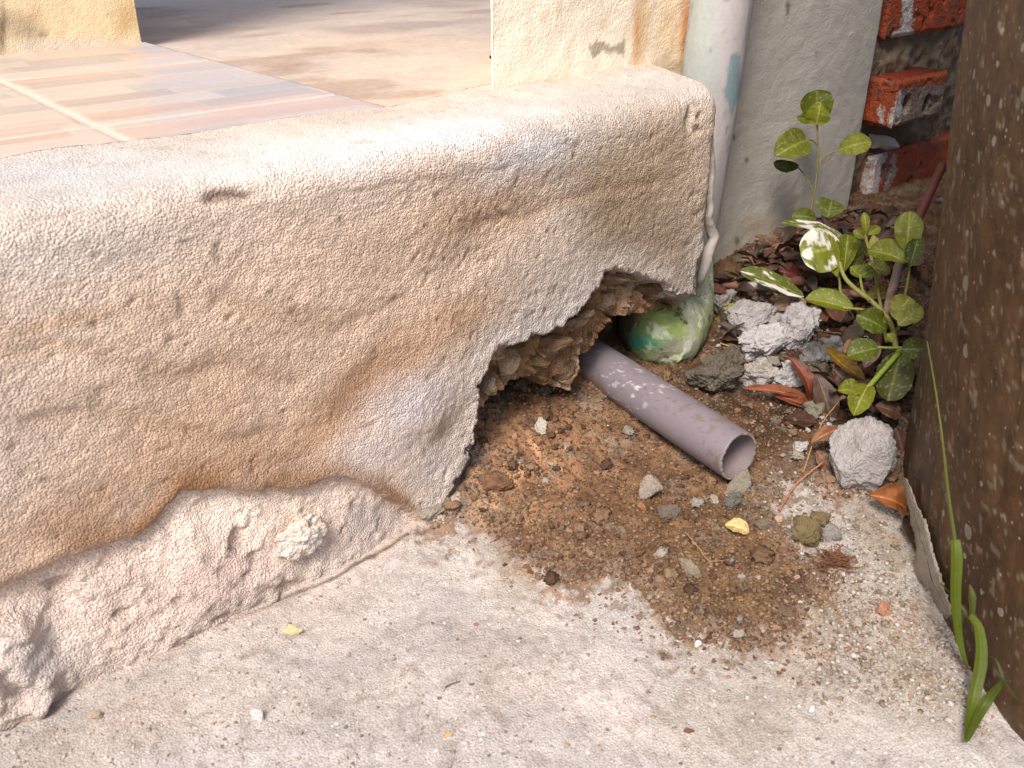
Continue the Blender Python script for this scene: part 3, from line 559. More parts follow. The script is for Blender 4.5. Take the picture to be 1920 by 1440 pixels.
# top brick, header brick with two holes, lower brick
brick(bxx(1658, 60), 1.75, bz(1700, 68), bz(1700, -60), YB, [([(1690, -40), (1718, -40), (1712, 75), (1660, 82), (1668, 62), (1688, 50)], W3, .95, 3)], 301, end_holes=[(YB+0.03, bz(1665, 20), 0.015, 0.017)])
yh = YB-0.034
x2 = bxx(1676, 200, yh); x3 = bxx(1768, 200, yh)
brick(x2, x3, bz(1690, 236, yh), bz(1690, 150, yh), yh, [([(1690, 168), (1780, 150), (1780, 260), (1665, 260), (1680, 225)], MG, .92, 3), ([(1660, 250), (1672, 205), (1690, 160), (1696, 200), (1680, 250)], W3, .9, 3), ([(1644, 205), (1655, 190), (1662, 240), (1650, 235)], W3, .8, 3)], 311,
      face_holes=[(bxx(1700, 195, yh), bz(1700, 195, yh), 0.0085, 0.0115), (bxx(1738, 195, yh), bz(1738, 195, yh), 0.0085, 0.0115)])
x4 = bxx(1632, 320)
brick(x4, 1.62, bz(1650, 368), bz(1650, 288), YB-0.004, [([(1630, 280), (1668, 285), (1660, 300), (1652, 340), (1640, 380), (1600, 380), (1612, 335)], W3, .95, 3), ([(1668, 290), (1685, 285), (1680, 330), (1664, 372), (1655, 372), (1656, 330)], (176, 160, 152), .9, 3)], 321,
      end_holes=[(YB+0.022, bz(1626, 302), 0.010, 0.010), (YB+0.055, bz(1626, 302), 0.010, 0.010), (YB+0.022, bz(1622, 335), 0.008, 0.008)])
brick(bxx(1768, 200)+0.012, 1.9, bz(1690, 236, yh), bz(1690, 150, yh), YB+0.012, [], 331)
zlo = bz(1650, 368)
brick(xe+0.01, 1.5, zlo-0.085, zlo-0.012, YB+0.012, [([(1600, 380), (1650, 385), (1640, 470), (1600, 470)], (140, 126, 108), .7, 8)], 341)
zt = bz(1700, -60)
for k in range(6):
    brick(xe+0.012+(k % 2)*0.03, 1.6, zt+0.012+k*0.095, zt+0.09+k*0.095, YB+0.004*(k % 2), [], 351+k)
# dried paint drips on the mortar
def patch(name, poly, Yp, colr, parent, mt, th=0.002, seed=1, jag=3):
    P = np.array(poly, float); q = []
    for i in range(len(P)):
        a, b = P[i], P[(i+1) % len(P)]; n = max(2, int(np.hypot(*(b-a))/5))
        for k in range(n): q.append(a+(b-a)*k/n)
    q = np.array(q); q = q+jag*np.stack([vn(q[:, 0]*.1, q[:, 1]*.1, 0, seed), vn(q[:, 0]*.1, q[:, 1]*.1, 5, seed)], -1)
    W = Wy(q[:, 0], q[:, 1], Yp); n = len(W); cen = W.mean(0)
    V = np.concatenate([W, W*[1, 1, 1]+[0, th*3, 0], [cen-[0, th, 0]]]); Fq = np.array([(i, (i+1) % n, 2*n) for i in range(n)]); F4 = np.array([(i, n+i, n+(i+1) % n, (i+1) % n) for i in range(n)])
    return mesh(name, V, [Fq, F4], mt, parent, col=const(len(V), lin(*colr)))
patch('paint_drip', [(1672, 82), (1700, 80), (1690, 100), (1684, 132), (1668, 138), (1670, 108)], YB+0.010, W3, bw, m_plaster, seed=3)
patch('paint_drip', [(1635, 250), (1680, 258), (1690, 275), (1664, 284), (1640, 278)], YB+0.002, (200, 190, 180), bw, m_plaster, seed=5)

# ---------------------------------------------------------------- pipes
def tube(pts, radii, seg=20, closed_end=False, ss=6, wob=0.0, seed=0):
    """smooth tube through points; returns verts, faces, ring parameter and angle"""
    P = np.array(pts, float); R = np.array(radii, float); n = len(P); q = []; rr = []
    for i in range(n-1):
        a, b, c, d = P[max(i-1, 0)], P[i], P[i+1], P[min(i+2, n-1)]
        for k in range(ss):
            t = k/ss; q.append(0.5*((2*b)+(-a+c)*t+(2*a-5*b+4*c-d)*t*t+(-a+3*b-3*c+d)*t**3)); rr.append(R[i]+(R[i+1]-R[i])*t)
    q.append(P[-1]); rr.append(R[-1]); q = np.array(q); rr = np.array(rr); T = np.gradient(q, axis=0); T /= np.linalg.norm(T, axis=1)[:, None]+1e-12
    up = np.array([0.13, 0.31, 0.94]); V = []; nrm = np.cross(T[0], up); nrm /= np.linalg.norm(nrm)
    for i in range(len(q)):
        nrm = nrm-T[i]*(nrm@T[i]); nrm /= np.linalg.norm(nrm); bn = np.cross(T[i], nrm)
        a = np.arange(seg)*2*PI/seg; V.append(q[i]+rr[i]*(np.cos(a)[:, None]*nrm+np.sin(a)[:, None]*bn))
    V = np.array(V).reshape(-1, 3)
    if wob: V = V+wob*np.stack([vn(V[:, 0]*200, V[:, 1]*200, V[:, 2]*200, seed+k) for k in range(3)], -1)
    return V, gridfaces(len(q), seg, True), np.repeat(np.arange(len(q))/(len(q)-1), seg), q
# vertical drain pipe running down the pillar into an elbow
vp = root('drain_pipe', (0.748, 0.572, 0.05), 'vertical paint smeared drain pipe with a green elbow at its foot', 'pipe')
cx, cy, rp = 0.731, 0.5755, 0.0285
zs_ = axis([(0.06, 0.62, 0.0025), (0.62, 1.8, 0.05)]); an = np.arange(72)*2*PI/72
Zg, Ag = np.meshgrid(zs_, an, indexing='ij'); rr_ = rp+0.0006*fbm(np.cos(Ag)*3, np.sin(Ag)*3, Zg*25, 3, 400)
lowthin = 1-0.10*sm(0.30, 0.06, Zg)
x = cx-0.016*np.clip((0.34-Zg)/0.22, -0.3, 1.15)+rr_*lowthin*np.cos(Ag); y = cy+rr_*lowthin*np.sin(Ag); px, py = proj(x, y, Zg)
c = np.broadcast_to(lin(196, 188, 186), x.shape+(3,)).copy()
jx = px+8*fbm(Ag*2, Zg*30, 0, 3, 401); jy = py+14*fbm(Ag*3, Zg*40, 3, 3, 402)
def pm(c, poly, colr, am, soft=4):
    m = sm(0, soft, sdpoly(jx, jy, poly))[..., None]*am; return c*(1-m)+lin(*colr)*m
c = pm(c, [(1270, -200), (1350, -200), (1350, 60), (1346, 190), (1330, 250), (1200, 250)], (186, 192, 184), .9, 10)
c = pm(c, [(1378, 100), (1395, 100), (1385, 170), (1372, 235), (1362, 200), (1352, 170), (1360, 130)], (128, 156, 164), .85)
c = pm(c, [(1300, 470), (1325, 470), (1322, 590), (1296, 600)], (186, 200, 150), .8)
c = pm(c, [(1322, 230), (1332, 232), (1338, 300), (1334, 420), (1326, 420), (1330, 300)], (166, 150, 150), .6, 2)
lw = (1-sm(0.12, 0.17, Zg+.02*fbm(Ag*3, Zg*40, 0, 3, 405)))[..., None]*.85; c = c*(1-lw)+lin(178, 184, 160)*lw
c *= (1+0.06*fbm(Ag*4, Zg*90, 0, 4, 403))[..., None]
c *= (1-.35*sm(0.45, 0.7, fbm(Ag*6, Zg*60, 8, 3, 404)))[..., None]
mesh('pipe', np.stack([x.ravel(), y.ravel(), Zg.ravel()], -1), gridfaces(len(zs_), 72, True), m_paintpipe, vp, col=c.reshape(-1, 3)*.80)
# elbow
cx -= 0.0175
ctr = [(cx-0.001, cy, 0.10), (cx-0.003, cy-0.001, 0.082), (cx-0.012, cy-0.004, 0.060), (cx-0.030, cy-0.010, 0.045), (cx-0.056, cy-0.020, 0.044), (cx-0.072, cy-0.023, 0.045), (cx-0.084, cy-0.026, 0.045), (cx-0.091, cy-0.028, 0.045)]
V, Fq, tt, q = tube(ctr, [0.0262, 0.030, 0.037, 0.042, 0.043, 0.037, 0.022, 0.0006], 150, ss=34)
V = V+0.0012*np.stack([fbm(V[:, 0]*70, V[:, 1]*70, V[:, 2]*70, 3, 410+k) for k in range(3)], -1)
ex, ey = proj(V[:, 0], V[:, 1], V[:, 2]); f1 = fbm(V[:, 0]*45, V[:, 1]*45, V[:, 2]*45, 4, 411)
c = np.broadcast_to(lin(142, 160, 84), (len(V), 3)).copy()
c = blobs(c, ex+18*f1, ey+14*fbm(V[:, 0]*50, V[:, 1]*50, V[:, 2]*50, 3, 412), [(1165, 590, 44, 46, 0, (92, 72, 48), .97), (1208, 642, 52, 14, 12, (52, 150, 112), 1.0), (1188, 640, 22, 14, 0, (64, 165, 150), .9), (1265, 655, 55, 20, -20, (150, 140, 126), .9), (1300, 620, 16, 50, 0, (190, 184, 172), .9), (1255, 585, 34, 26, 0, (160, 180, 92), .7), (1225, 560, 40, 14, 0, (120, 110, 60), .6), (1325, 530, 40, 56, 0, (178, 184, 160), .95), (1160, 640, 30, 30, 0, (84, 66, 46), .9)])*.8
w_ = sm(0.05, 0.32, fbm(V[:, 0]*70, V[:, 1]*70, V[:, 2]*70, 6, 413, .6))[:, None]*.6*sm(1170, 1215, ex)[:, None]; c = c*(1-w_)+lin(205, 208, 190)*w_
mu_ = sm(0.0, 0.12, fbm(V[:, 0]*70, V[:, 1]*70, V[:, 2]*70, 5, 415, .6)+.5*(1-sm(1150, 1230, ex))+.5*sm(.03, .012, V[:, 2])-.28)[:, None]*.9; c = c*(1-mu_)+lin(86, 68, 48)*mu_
c = c*.9+c.mean(-1, keepdims=True)*.1
g_ = .6*sm(0.15, 0.45, fbm(V[:, 0]*40, V[:, 1]*40, V[:, 2]*40, 6, 414, .6))[:, None]*.8*(1-sm(1240, 1280, ex))[:, None]; c = c*(1-g_)+lin(46, 120, 84)*g_
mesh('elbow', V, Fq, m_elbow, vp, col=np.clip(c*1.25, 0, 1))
P = [Wy(a, b, Y_) for a, b, Y_ in [(1322, 205, .512), (1328, 235, .510), (1333, 290, .510), (1332, 350, .510), (1329, 405, .510), (1336, 445, .512), (1326, 480, .512), (1314, 520, .517), (1308, 556, .530)]]
V, Fq, tt, q = tube(P, [.0015, .0035, .003, .004, .0035, .0055, .005, .004, .002], 20, ss=16)
V = V+0.0022*np.stack([fbm(V[:, 0]*90, V[:, 1]*90, V[:, 2]*90, 3, 440+k) for k in range(3)], -1)
mesh('paint_drip', V, Fq, m_paintpipe, wall, col=const(len(V), lin(180, 172, 162))*(1+.3*fbm(V[:, 0]*60, V[:, 1]*60, V[:, 2]*60, 4, 445))[:, None])
# broken pieces of mortar set in the fracture
for k_, (a, b, wp, hp, yy, rl) in enumerate([(1084, 602, 58, 34, .513, 30), (1034, 642, 74, 34, .514, 12), (955, 676, 62, 44, .515, 25), (1155, 520, 60, 24, .512, 8), (1214, 540, 62, 22, .514, 4), (1132, 562, 36, 50, .518, 70), (1055, 690, 54, 40, .524, 30), (1000, 676, 60, 30, .520, -10), (915, 720, 34, 40, .512, 50), (1180, 562, 60, 24, .528, 0), (1098, 640, 40, 40, .524, 40)]):
    c_ = Wy(a, b, yy); d_ = float((c_-CAM)@FWD); q_ = math.radians(rl); a0 = RIGHT*math.cos(q_)+UP*math.sin(q_); a1 = -RIGHT*math.sin(q_)+UP*math.cos(q_)
    Pq, f, v = lumpgeo(c_, (wp*d_/F, hp*d_/F,   .012), 900+k_, 4, .22, 12, axes=(a0, a1, -FWD))
    mesh('broken_mortar', Pq, f, m_lump, wall, col=lumpcol(v, [(158, 138, 114), (136, 110, 84), (150, 132, 112)][k_ % 3], [(128, 98, 70), (110, 84, 60), (140, 112, 84)][k_ % 3], 900+k_, .8)*.85)
# loose plastic pipe
mouth = Wg(1378, 893)+np.array([0, 0, 0.001]); R0 = 0.0205
mc = max((Rd(1385, 856, d_) for d_ in np.linspace(.70, .80, 60)), key=lambda p: -abs(p[2]-R0-0.006-float(zground(p[0], p[1]))))
far = Rd(1096, 668, 0.885); ax = far-mc; Lp = np.linalg.norm(ax); ax /= Lp; Lp += 0.09
o1 = np.cross(ax, [0, 0, 1]); o1 /= np.linalg.norm(o1); o2 = np.cross(o1, ax)
sg = 96; ls = np.concatenate([[0, 0.0006], axis([(0.0012, Lp, 0.002)])]); th = np.arange(sg)*2*PI/sg
Lg, Tg = np.meshgrid(ls, th, indexing='ij')
cut = 0.0016*np.sin(Tg*1+0.4)+0.0005*vn(np.cos(Tg)*9, np.sin(Tg)*9, 0, 430)
rr2 = R0-0.0006*(Lg < 0.0003)
def ringpts(L_, T_, r_): return mc+L_[..., None]*ax+(r_*np.cos(T_))[..., None]*o1+(r_*np.sin(T_))[..., None]*o2
Po = ringpts(Lg+cut*np.exp(-Lg/0.01), Tg, rr2).reshape(-1, 3)
li = axis([(0.0, 0.10, 0.003)]); Lg2, Tg2 = np.meshgrid(li, th, indexing='ij'); cut2 = 0.0016*np.sin(Tg2*1+0.4)+0.0005*vn(np.cos(Tg2)*9, np.sin(Tg2)*9, 0, 430)
Pi = ringpts(Lg2+cut2*np.exp(-Lg2/0.01), Tg2, np.full_like(Lg2, R0-0.0021)).reshape(-1, 3)
c = np.broadcast_to(lin(126, 116, 121), (len(Po), 3)).copy()
qx, qy = Lg.ravel(), Tg.ravel(); cs, sn = np.cos(qy)*R0, np.sin(qy)*R0
c *= (1+0.05*fbm(cs*60, sn*60, qx*30, 3, 431))[:, None]
pw = (sm(0.30, 0.42, fbm(cs*150, sn*150, qx*120, 4, 432))*np.exp(-((qx-0.112)/0.022)**2))[:, None]*.8; c = c*(1-pw)+lin(206, 200, 196)*pw
dr = (sm(0.25, 0.45, fbm(cs*230, sn*230, qx*230, 3, 433)+.5*fbm(cs*40, sn*40, qx*40, 2, 437))*(1-sm(0.03, 0.11, qx)))[:, None]*.7; c = c*(1-dr)+lin(110, 96, 74)*dr
sp = (sm(0.70, 0.78, vn(cs*420, sn*420, qx*420, 435)+.2*vn(cs*30, sn*30, qx*30, 438)))[:, None]*.6; c = c*(1-sp)+lin(96, 84, 74)*sp
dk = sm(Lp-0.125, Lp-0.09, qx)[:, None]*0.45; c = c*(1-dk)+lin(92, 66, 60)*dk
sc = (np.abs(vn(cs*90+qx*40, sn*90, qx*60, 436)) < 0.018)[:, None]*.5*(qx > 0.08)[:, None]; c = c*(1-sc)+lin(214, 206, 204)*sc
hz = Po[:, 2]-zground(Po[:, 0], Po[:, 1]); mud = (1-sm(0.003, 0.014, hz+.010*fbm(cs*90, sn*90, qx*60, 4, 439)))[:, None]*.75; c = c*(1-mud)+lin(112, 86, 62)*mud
pp = root('plastic_pipe', mc, 'loose mauve grey plastic pipe lying on the soil, its open mouth toward the viewer', 'pipe')
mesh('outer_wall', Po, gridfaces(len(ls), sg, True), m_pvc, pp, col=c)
ci = np.broadcast_to(lin(134, 120, 122), (len(Pi), 3)); mesh('bore', Pi, gridfaces(len(li), sg, True)[:, ::-1], m_pvc, pp, col=ci)
rim = np.concatenate([Po[:sg], Pi[:sg]]); a_ = np.arange(sg); b_ = (a_+1) % sg
mesh('cut_rim', rim, np.stack([a_, b_, sg+b_, sg+a_], -1), m_lump, pp, col=const(2*sg, lin(150, 140, 132)))
# dark brown disc closing off the bore
pl = ringpts(np.full(sg, 0.10), th, np.full(sg, R0-0.0021)); mesh('bore_plug', np.concatenate([pl, [pl.mean(0)]]), np.array([(i, (i+1) % sg, sg) for i in range(sg)]), m_lump, pp, col=const(sg+1, lin(80, 62, 50)))

# ---------------------------------------------------------------- big jar
jc = (0.917, -0.180); zj = np.concatenate([axis([(-0.03, 0.40, 0.0018), (0.40, 0.62, 0.006)]), np.linspace(0.62, 1.0, 12)[1:]]); tj = np.concatenate([np.linspace(math.radians(60), math.radians(120), 60)[:-1], np.linspace(math.radians(120), math.radians(205), 1250), np.linspace(math.radians(205), math.radians(215), 20)[1:]])
Zj, Tj = np.meshgrid(zj, tj, indexing='ij'); Rj = 0.536+0.045*np.sin(np.clip(Zj/0.9, -0.05, 1)*PI)**0.9*np.sign(np.maximum(Zj, 0)) if False else 0.534+0.030*sm(-0.05, 0.5, Zj)
Rj = Rj-0.02*sm(0.7, 1.0, Zj)+0.003*fbm(Tj*8, Zj*5, 0, 3, 500)+0.0012*fbm(Tj*40, Zj*18, 0, 3, 501)
x = jc[0]+Rj*np.cos(Tj); y = jc[1]+Rj*np.sin(Tj); px, py = proj(x, y, Zj)
c = np.broadcast_to(lin(98, 68, 40), x.shape+(3,)).copy()*(1+0.35*fbm(Tj*9, Zj*6, 0, 4, 502))[..., None]
dk = sm(0.0, 0.45, fbm(Tj*5+Zj*3, Zj*5, 4, 4, 503))[..., None]*.6; c = c*(1-dk)+lin(60, 44, 30)*dk
lt = sm(0.05, 0.5, fbm(Tj*7-Zj*4, Zj*4, 9, 4, 508))[..., None]*.5; c = c*(1-lt)+lin(118, 90, 60)*lt
wA = fbm(Tj*20, Zj*12, 3, 3, 504)
st1 = sm(0.36, 0.5, fbm((Tj*0.54+0.8*Zj)*40+wA, (Zj-0.4*Tj)*30+wA, 0, 5, 505, .6))[..., None]*.30; c = c*(1-st1)+lin(150, 134, 112)*st1
st2 = sm(0.50, 0.54, fbm(Tj*24+6*Zj, Zj*80, 5, 6, 506, .7))[..., None]*.75; c = c*(1-st2)+lin(168, 158, 146)*st2
st3 = sm(0.66, 0.72, vn((Tj*.54+0.3*Zj)*210, Zj*240, 0, 507)+.15*wA)[..., None]*.5; c = c*(1-st3)+lin(160, 148, 128)*st3
cr = (np.abs(fbm(Tj*9+4*Zj, Zj*7, 2, 4, 509)) < 0.012)[..., None]*.35; c = c*(1-cr)+lin(44, 32, 24)*cr
jar = root('water_jar', (jc[0], jc[1], 0), 'large dark brown jar smeared with pale paint, standing at the right', 'jar')
nj = len(tj)
mesh('jar_body', np.stack([x.ravel(), y.ravel(), Zj.ravel()], -1), gridfaces(len(zj), nj)[:, ::-1], m_jar, jar, col=c.reshape(-1, 3)*.62)
tb = np.linspace(math.radians(215), math.radians(420), 60); Zb, Tb = np.meshgrid(zj, tb, indexing='ij'); Rb = 0.534+0.030*sm(-0.05, 0.5, Zb)-0.02*sm(0.7, 1.0, Zb)
mesh('jar_back', np.stack([(jc[0]+Rb*np.cos(Tb)).ravel(), (jc[1]+Rb*np.sin(Tb)).ravel(), Zb.ravel()], -1), gridfaces(len(zj), 60)[:, ::-1], m_jar, jar, col=const(Zb.size, lin(92, 68, 44)))
tr_ = np.arange(60)*2*PI/60; V = []
for (r_, z_) in ((0.545, 0.995), (0.575, 1.01), (0.575, 1.04), (0.52, 1.045), (0.51, 1.0), (0.50, 0.3), (0.01, 0.28)): V += [(jc[0]+r_*math.cos(t), jc[1]+r_*math.sin(t), z_) for t in tr_]
mesh('jar_rim', V, gridfaces(7, 60, True), m_jar, jar, col=const(len(V), lin(84, 62, 42)))

# ---------------------------------------------------------------- terrace
ZTI = 0.281
def tilecol(x, y):
    T = 0.245; wob = 0.004*fbm(x*6, y*6, 0, 2, 600)
    yy = y+wob+0.0; row = np.floor(yy/0.034); off = _h(row.astype(np.int64), np.int64(3), np.int64(5), 2)*0.11
    ln = 0.10; cell = np.floor((x+off)/ln); h1 = _h(row.astype(np.int64), cell.astype(np.int64), np.int64(1), 7); h2 = _h(row.astype(np.int64), cell.astype(np.int64), np.int64(2), 9)
    pal = np.array([lin(*q) for q in ((196, 172, 156), (186, 164, 150), (202, 178, 160), (178, 166, 158), (206, 166, 142), (192, 174, 160))])
    c = pal[(h1*5.999).astype(int)]*(0.92+0.16*h2)[..., None]
    stn = fbm(x*14, y*120, 0, 4, 601)[..., None]; c = c*(1+0.09*stn); e = sm(0.25, 0.5, fbm(x*10, y*70, 4, 3, 602))[..., None]*.2; c = c*(1-e)+lin(206, 172, 150)*e
    fy = (yy/0.034)-row; fx = (x+off)/ln-cell; ed = np.minimum(np.minimum(fy, 1-fy)*0.034, np.minimum(fx, 1-fx)*ln)
    l = (1-sm(0.0003, 0.0016, ed))[..., None]*.35; c = c*(1-l)+lin(210, 196, 184)*l
    gx_ = np.abs((x-0.205+T/2) % T-T/2); gy__ = np.abs((y-0.700+T/2) % T-T/2); g = (1-sm(0.0028, 0.0042, np.minimum(gx_, gy__)))[..., None]
    lm = c.mean(-1, keepdims=True); c = c*.62+lm*np.array([1.06, 1, .95])*.38
    return c*(1-g)+lin(206, 194, 182)*g, g[..., 0]
tx_ = np.concatenate([-geo(0.2, 0.02, 20, 1.3)[::-1], axis([(-0.2, 0.40, 0.0025)])]); ty_ = np.concatenate([axis([(0.618, 1.25, 0.0028)]), geo(1.25, 0.01, 24, 1.3)])
TX, TY = np.meshgrid(tx_, ty_, indexing='ij'); tcx, g = tilecol(TX, TY); TZ = ZTI+0.0004*fbm(TX*30, TY*90, 0, 3, 603)-0.0012*g
Vt = np.stack([TX.ravel(), TY.ravel(), TZ.ravel()], -1); Ft = gridfaces(len(tx_), len(ty_)); n0 = len(Vt)
lastrow = np.arange(len(ty_))+(len(tx_)-1)*len(ty_); Vt2 = Vt[lastrow]+np.array([0.001, 0, -0.012]); Fs = np.array([(lastrow[i], lastrow[i]+0, 0, 0) for i in range(0)]).reshape(0, 4)
ns = len(lastrow); side = np.stack([lastrow[:-1], n0+np.arange(ns-1), n0+1+np.arange(ns-1), lastrow[1:]], -1)
tcol = np.concatenate([tcx.reshape(-1, 3), np.broadcast_to(lin(190, 170, 150), (ns, 3))])
tag(mesh('tiled_floor', np.concatenate([Vt, Vt2]), np.concatenate([Ft, side]), m_tile, col=tcol*0.95), None, None, None, 'structure')
cx_ = np.concatenate([axis([(0.395, 1.4, 0.006)]), geo(1.4, 0.02, 22, 1.3)]); cy_ = np.concatenate([axis([(0.618, 2.4, 0.008)]), geo(2.4, 0.02, 20, 1.3)])
CX, CY = np.meshgrid(cx_, cy_, indexing='ij'); CY = CY+0.20*sm(0.56, 0.66, CX)
cc = np.broadcast_to(lin(190, 174, 160), CX.shape+(3,)).copy(); e = sm(-0.1, 0.4, fbm(CX*3, CY*5, 0, 4, 610))[..., None]; cc = cc*(1-.7*e)+lin(208, 186, 162)*.7*e
e = sm(0.0, 0.45, fbm(CX*4, CY*9, 5, 4, 611))[..., None]; cc = cc*(1-.6*e)+lin(160, 140, 128)*.6*e
e = sm(0.25, 0.5, fbm(CX*9, CY*16, 9, 4, 612))[..., None]; cc = cc*(1-.5*e)+lin(150, 122, 96)*.5*e
cc *= (1+.1*fbm(CX*40, CY*40, 0, 3, 613))[..., None]
tag(mesh('terrace_floor', np.stack([CX.ravel(), CY.ravel(), (ZTI-0.005+0.001*fbm(CX*5, CY*5, 0, 2, 614)).ravel()], -1), gridfaces(len(cx_), len(cy_)), m_terr, col=cc.reshape(-1, 3)*.95), None, None, None, 'structure')
# far pillar at upper left
fp = root('far_pillar', (0.2, 1.2, ZTI), 'dirty cream pillar standing on the tiles at the upper left', 'pillar')
fc = Wz(266, 80, ZTI)
def cream2(px, py, s, z):
    c = np.broadcast_to(lin(222, 204, 166), px.shape+(3,)).copy()
    c = blobs(c, px+8*fbm(s*30, z*30, 0, 3, 700), py+8*fbm(s*30, z*30, 3, 3, 701), [(235, 30, 22, 30, 0, (190, 156, 100), .7), (40, 50, 50, 26, 25, (160, 146, 124), .8), (80, 62, 8, 6, 0, (110, 84, 60), .8), (130, 85, 120, 14, 0, (214, 208, 196), .8), (5, 60, 6, 46, 0, (84, 60, 44), .9), (205, 22, 3, 3, 0, (130, 100, 70), .8)])
    e = sm(0.3, 0.6, fbm(s*60, z*60, 0, 4, 702))[..., None]*.3; return c*(1-e)+lin(190, 160, 116)*e
paint_panel('front_face', (fc[0]-0.62, fc[1]-0.012), (fc[0], fc[1]), ZTI-0.02, 2.2, cream2, m_plaster, fp, 0.004, seed=703)
paint_panel('side_face', (fc[0], fc[1]), (fc[0]+0.03, fc[1]+0.5), ZTI-0.02, 2.2, cream2, m_plaster, fp, 0.02, seed=706)
paint_panel('back_face', (fc[0]+0.03, fc[1]+0.5), (fc[0]-0.62, fc[1]+0.5), ZTI-0.02, 2.2, cream2, m_plaster, fp, 0.02, seed=707)

# ---------------------------------------------------------------- loose crumbs (uncountable grit)
def soft(P, w_=60):
    return lambda a, b: np.clip(sdpoly(a, b, np.array(P, float))/w_, 0, 1)**1.3
def scatter(name, label, cat, n, region, sz, pal, seed, lv=0, dz=0.25, dens=None, flat=0.7):
    rs = np.random.RandomState(seed); v, f = ICO[lv]; P = np.array(region, float)
    x0, y0 = P.min(0); x1, y1 = P.max(0); pts = []
    while len(pts) < n:
        q = rs.uniform([x0, y0], [x1, y1], (4*n, 2)); k = sdpoly(q[:, 0], q[:, 1], P) > 0; q = q[k]
        if dens is not None: q = q[rs.rand(len(q)) < dens(q[:, 0], q[:, 1])]
        pts += list(q)
    pts = np.array(pts[:n]); g = []
    # ground points of those pixels: two fixed-point steps on the base surface
    z = np.zeros(n)
    for _ in range(6): W = Wz(pts[:, 0], pts[:, 1], 0) if False else CAM+rays(pts[:, 0], pts[:, 1])*((z-H)/rays(pts[:, 0], pts[:, 1])[:, 2])[:, None]; z = zground(W[:, 0], W[:, 1])*0.6+z*0.4
    W[:, 2] = zground(W[:, 0], W[:, 1])
    keep = (W[:, 1] < 0.615) & ((W[:, 0]-jc[0])**2+(W[:, 1]-jc[1])**2 > 0.53**2) & ~((W[:, 1] > 0.493) & (W[:, 0] < 0.36))
    W = W[keep]; n = len(W)
    s = sz[0]*(sz[1]/sz[0])**(rs.rand(n)**2.2)
    V = v[None]*(1+rs.uniform(-.45, .45, (n, len(v), 1)))*s[:, None, None]*0.5*rs.uniform(0.5, 1.4, (n, 1, 3))*np.array([1, 1, flat])
    a = rs.rand(n)*2*PI; ca_, sa_ = np.cos(a)[:, None], np.sin(a)[:, None]
    V = np.stack([V[..., 0]*ca_-V[..., 1]*sa_, V[..., 0]*sa_+V[..., 1]*ca_, V[..., 2]], -1)+W[:, None]+np.array([0, 0, 1])*(s*dz)[:, None, None]
    pal = np.array([lin(*c) for c in pal]); ci = pal[rs.randint(0, len(pal), n)]*rs.uniform(.75, 1.15, (n, 1))
    Fa = (f[None]+(np.arange(n)*len(v))[:, None, None]).reshape(-1, 3)
    return tag(mesh(name, V.reshape(-1, 3), Fa, m_crumb, col=np.repeat(ci, len(v), 0), smooth=lv > 0), label, cat, None, 'stuff')
SOILP = [(128, 100, 76), (146, 116, 88), (108, 82, 60), (88, 66, 50), (150, 124, 98), (124, 108, 90), (124, 88, 64), (112, 90, 68)]
scatter('soil_crumbs', 'brown crumbs of soil covering the earth below the break', 'soil', 34000, DIRT, (0.0009, 0.0038), SOILP, 801, lv=0)
scatter('soil_crumbs', 'larger brown and grey clods strewn over the soil', 'soil', 300, DIRT, (0.004, 0.013), SOILP[:4]+[(150, 140, 126), (128, 112, 92)], 803, lv=2, dz=0.2)
EDGE = [(900, 1000), (1700, 900), (1850, 1300), (1500, 1350), (1000, 1150)]
scatter('grit', 'pale grit and brick crumbs on the concrete right of the soil', 'grit', 4200, [(1400, 860), (1680, 900), (1830, 1160), (1900, 1400), (1450, 1330), (1500, 1080), (1380, 960)], (0.0008, 0.0040), [(180, 174, 166), (168, 160, 150), (150, 138, 122), (186, 178, 170), (156, 128, 106), (134, 118, 98)], 805, dens=soft([(1400, 860), (1680, 900), (1830, 1160), (1900, 1400), (1450, 1330), (1500, 1080), (1380, 960)], 90))
BIG = [(780, 990), (900, 860), (1100, 900), (1450, 840), (1680, 920), (1700, 1300), (1300, 1300), (1050, 1170), (900, 1060)]
scatter('soil_crumbs', 'stray brown crumbs spilt around the edge of the soil', 'soil', 2600, BIG, (0.0008, 0.0034), SOILP, 811, dens=soft(BIG, 90))
scatter('grit', 'fine sand grains sprinkled over the pale concrete in front', 'grit', 3800, [(0, 1345), (620, 1090), (850, 990), (1240, 1170), (1480, 1230), (1850, 1340), (1860, 1440), (0, 1440)], (0.0006, 0.0026), [(196, 188, 180), (172, 158, 146), (176, 152, 134), (206, 200, 194), (156, 138, 122), (186, 172, 160)], 807, dz=.15)
scatter('grit', 'pale plaster crumbs fallen among the litter', 'grit', 900, [(1340, 540), (1600, 560), (1690, 760), (1560, 880), (1420, 760), (1330, 660)], (0.0015, 0.007), [(176, 170, 162), (150, 142, 134), (110, 90, 70), (96, 70, 50)], 809, lv=1)
def chip(px, py, wpx, hpx, c, seed, label, cat, roll=0): rubble('chip', px, py, wpx, hpx, seed, label, cat, c, c, None, thick=.25, lv=2, rough=.25, facets=9, roll=roll)
chip(1460, 972, 24, 16, (214, 180, 156), 811, 'pink triangular chip at the soil edge above the mossy stone', 'chip', 20)
chip(1203, 950, 12, 22, (176, 122, 84), 812, 'orange sliver beside the rounded grey stone', 'chip', 40)
chip(484, 1342, 24, 26, (230, 222, 214), 813, 'white angular chip on the concrete at lower left', 'chip', 50)
chip(840, 1378, 14, 10, (222, 180, 130), 814, 'tiny tan chip near the bottom edge of the concrete', 'chip')
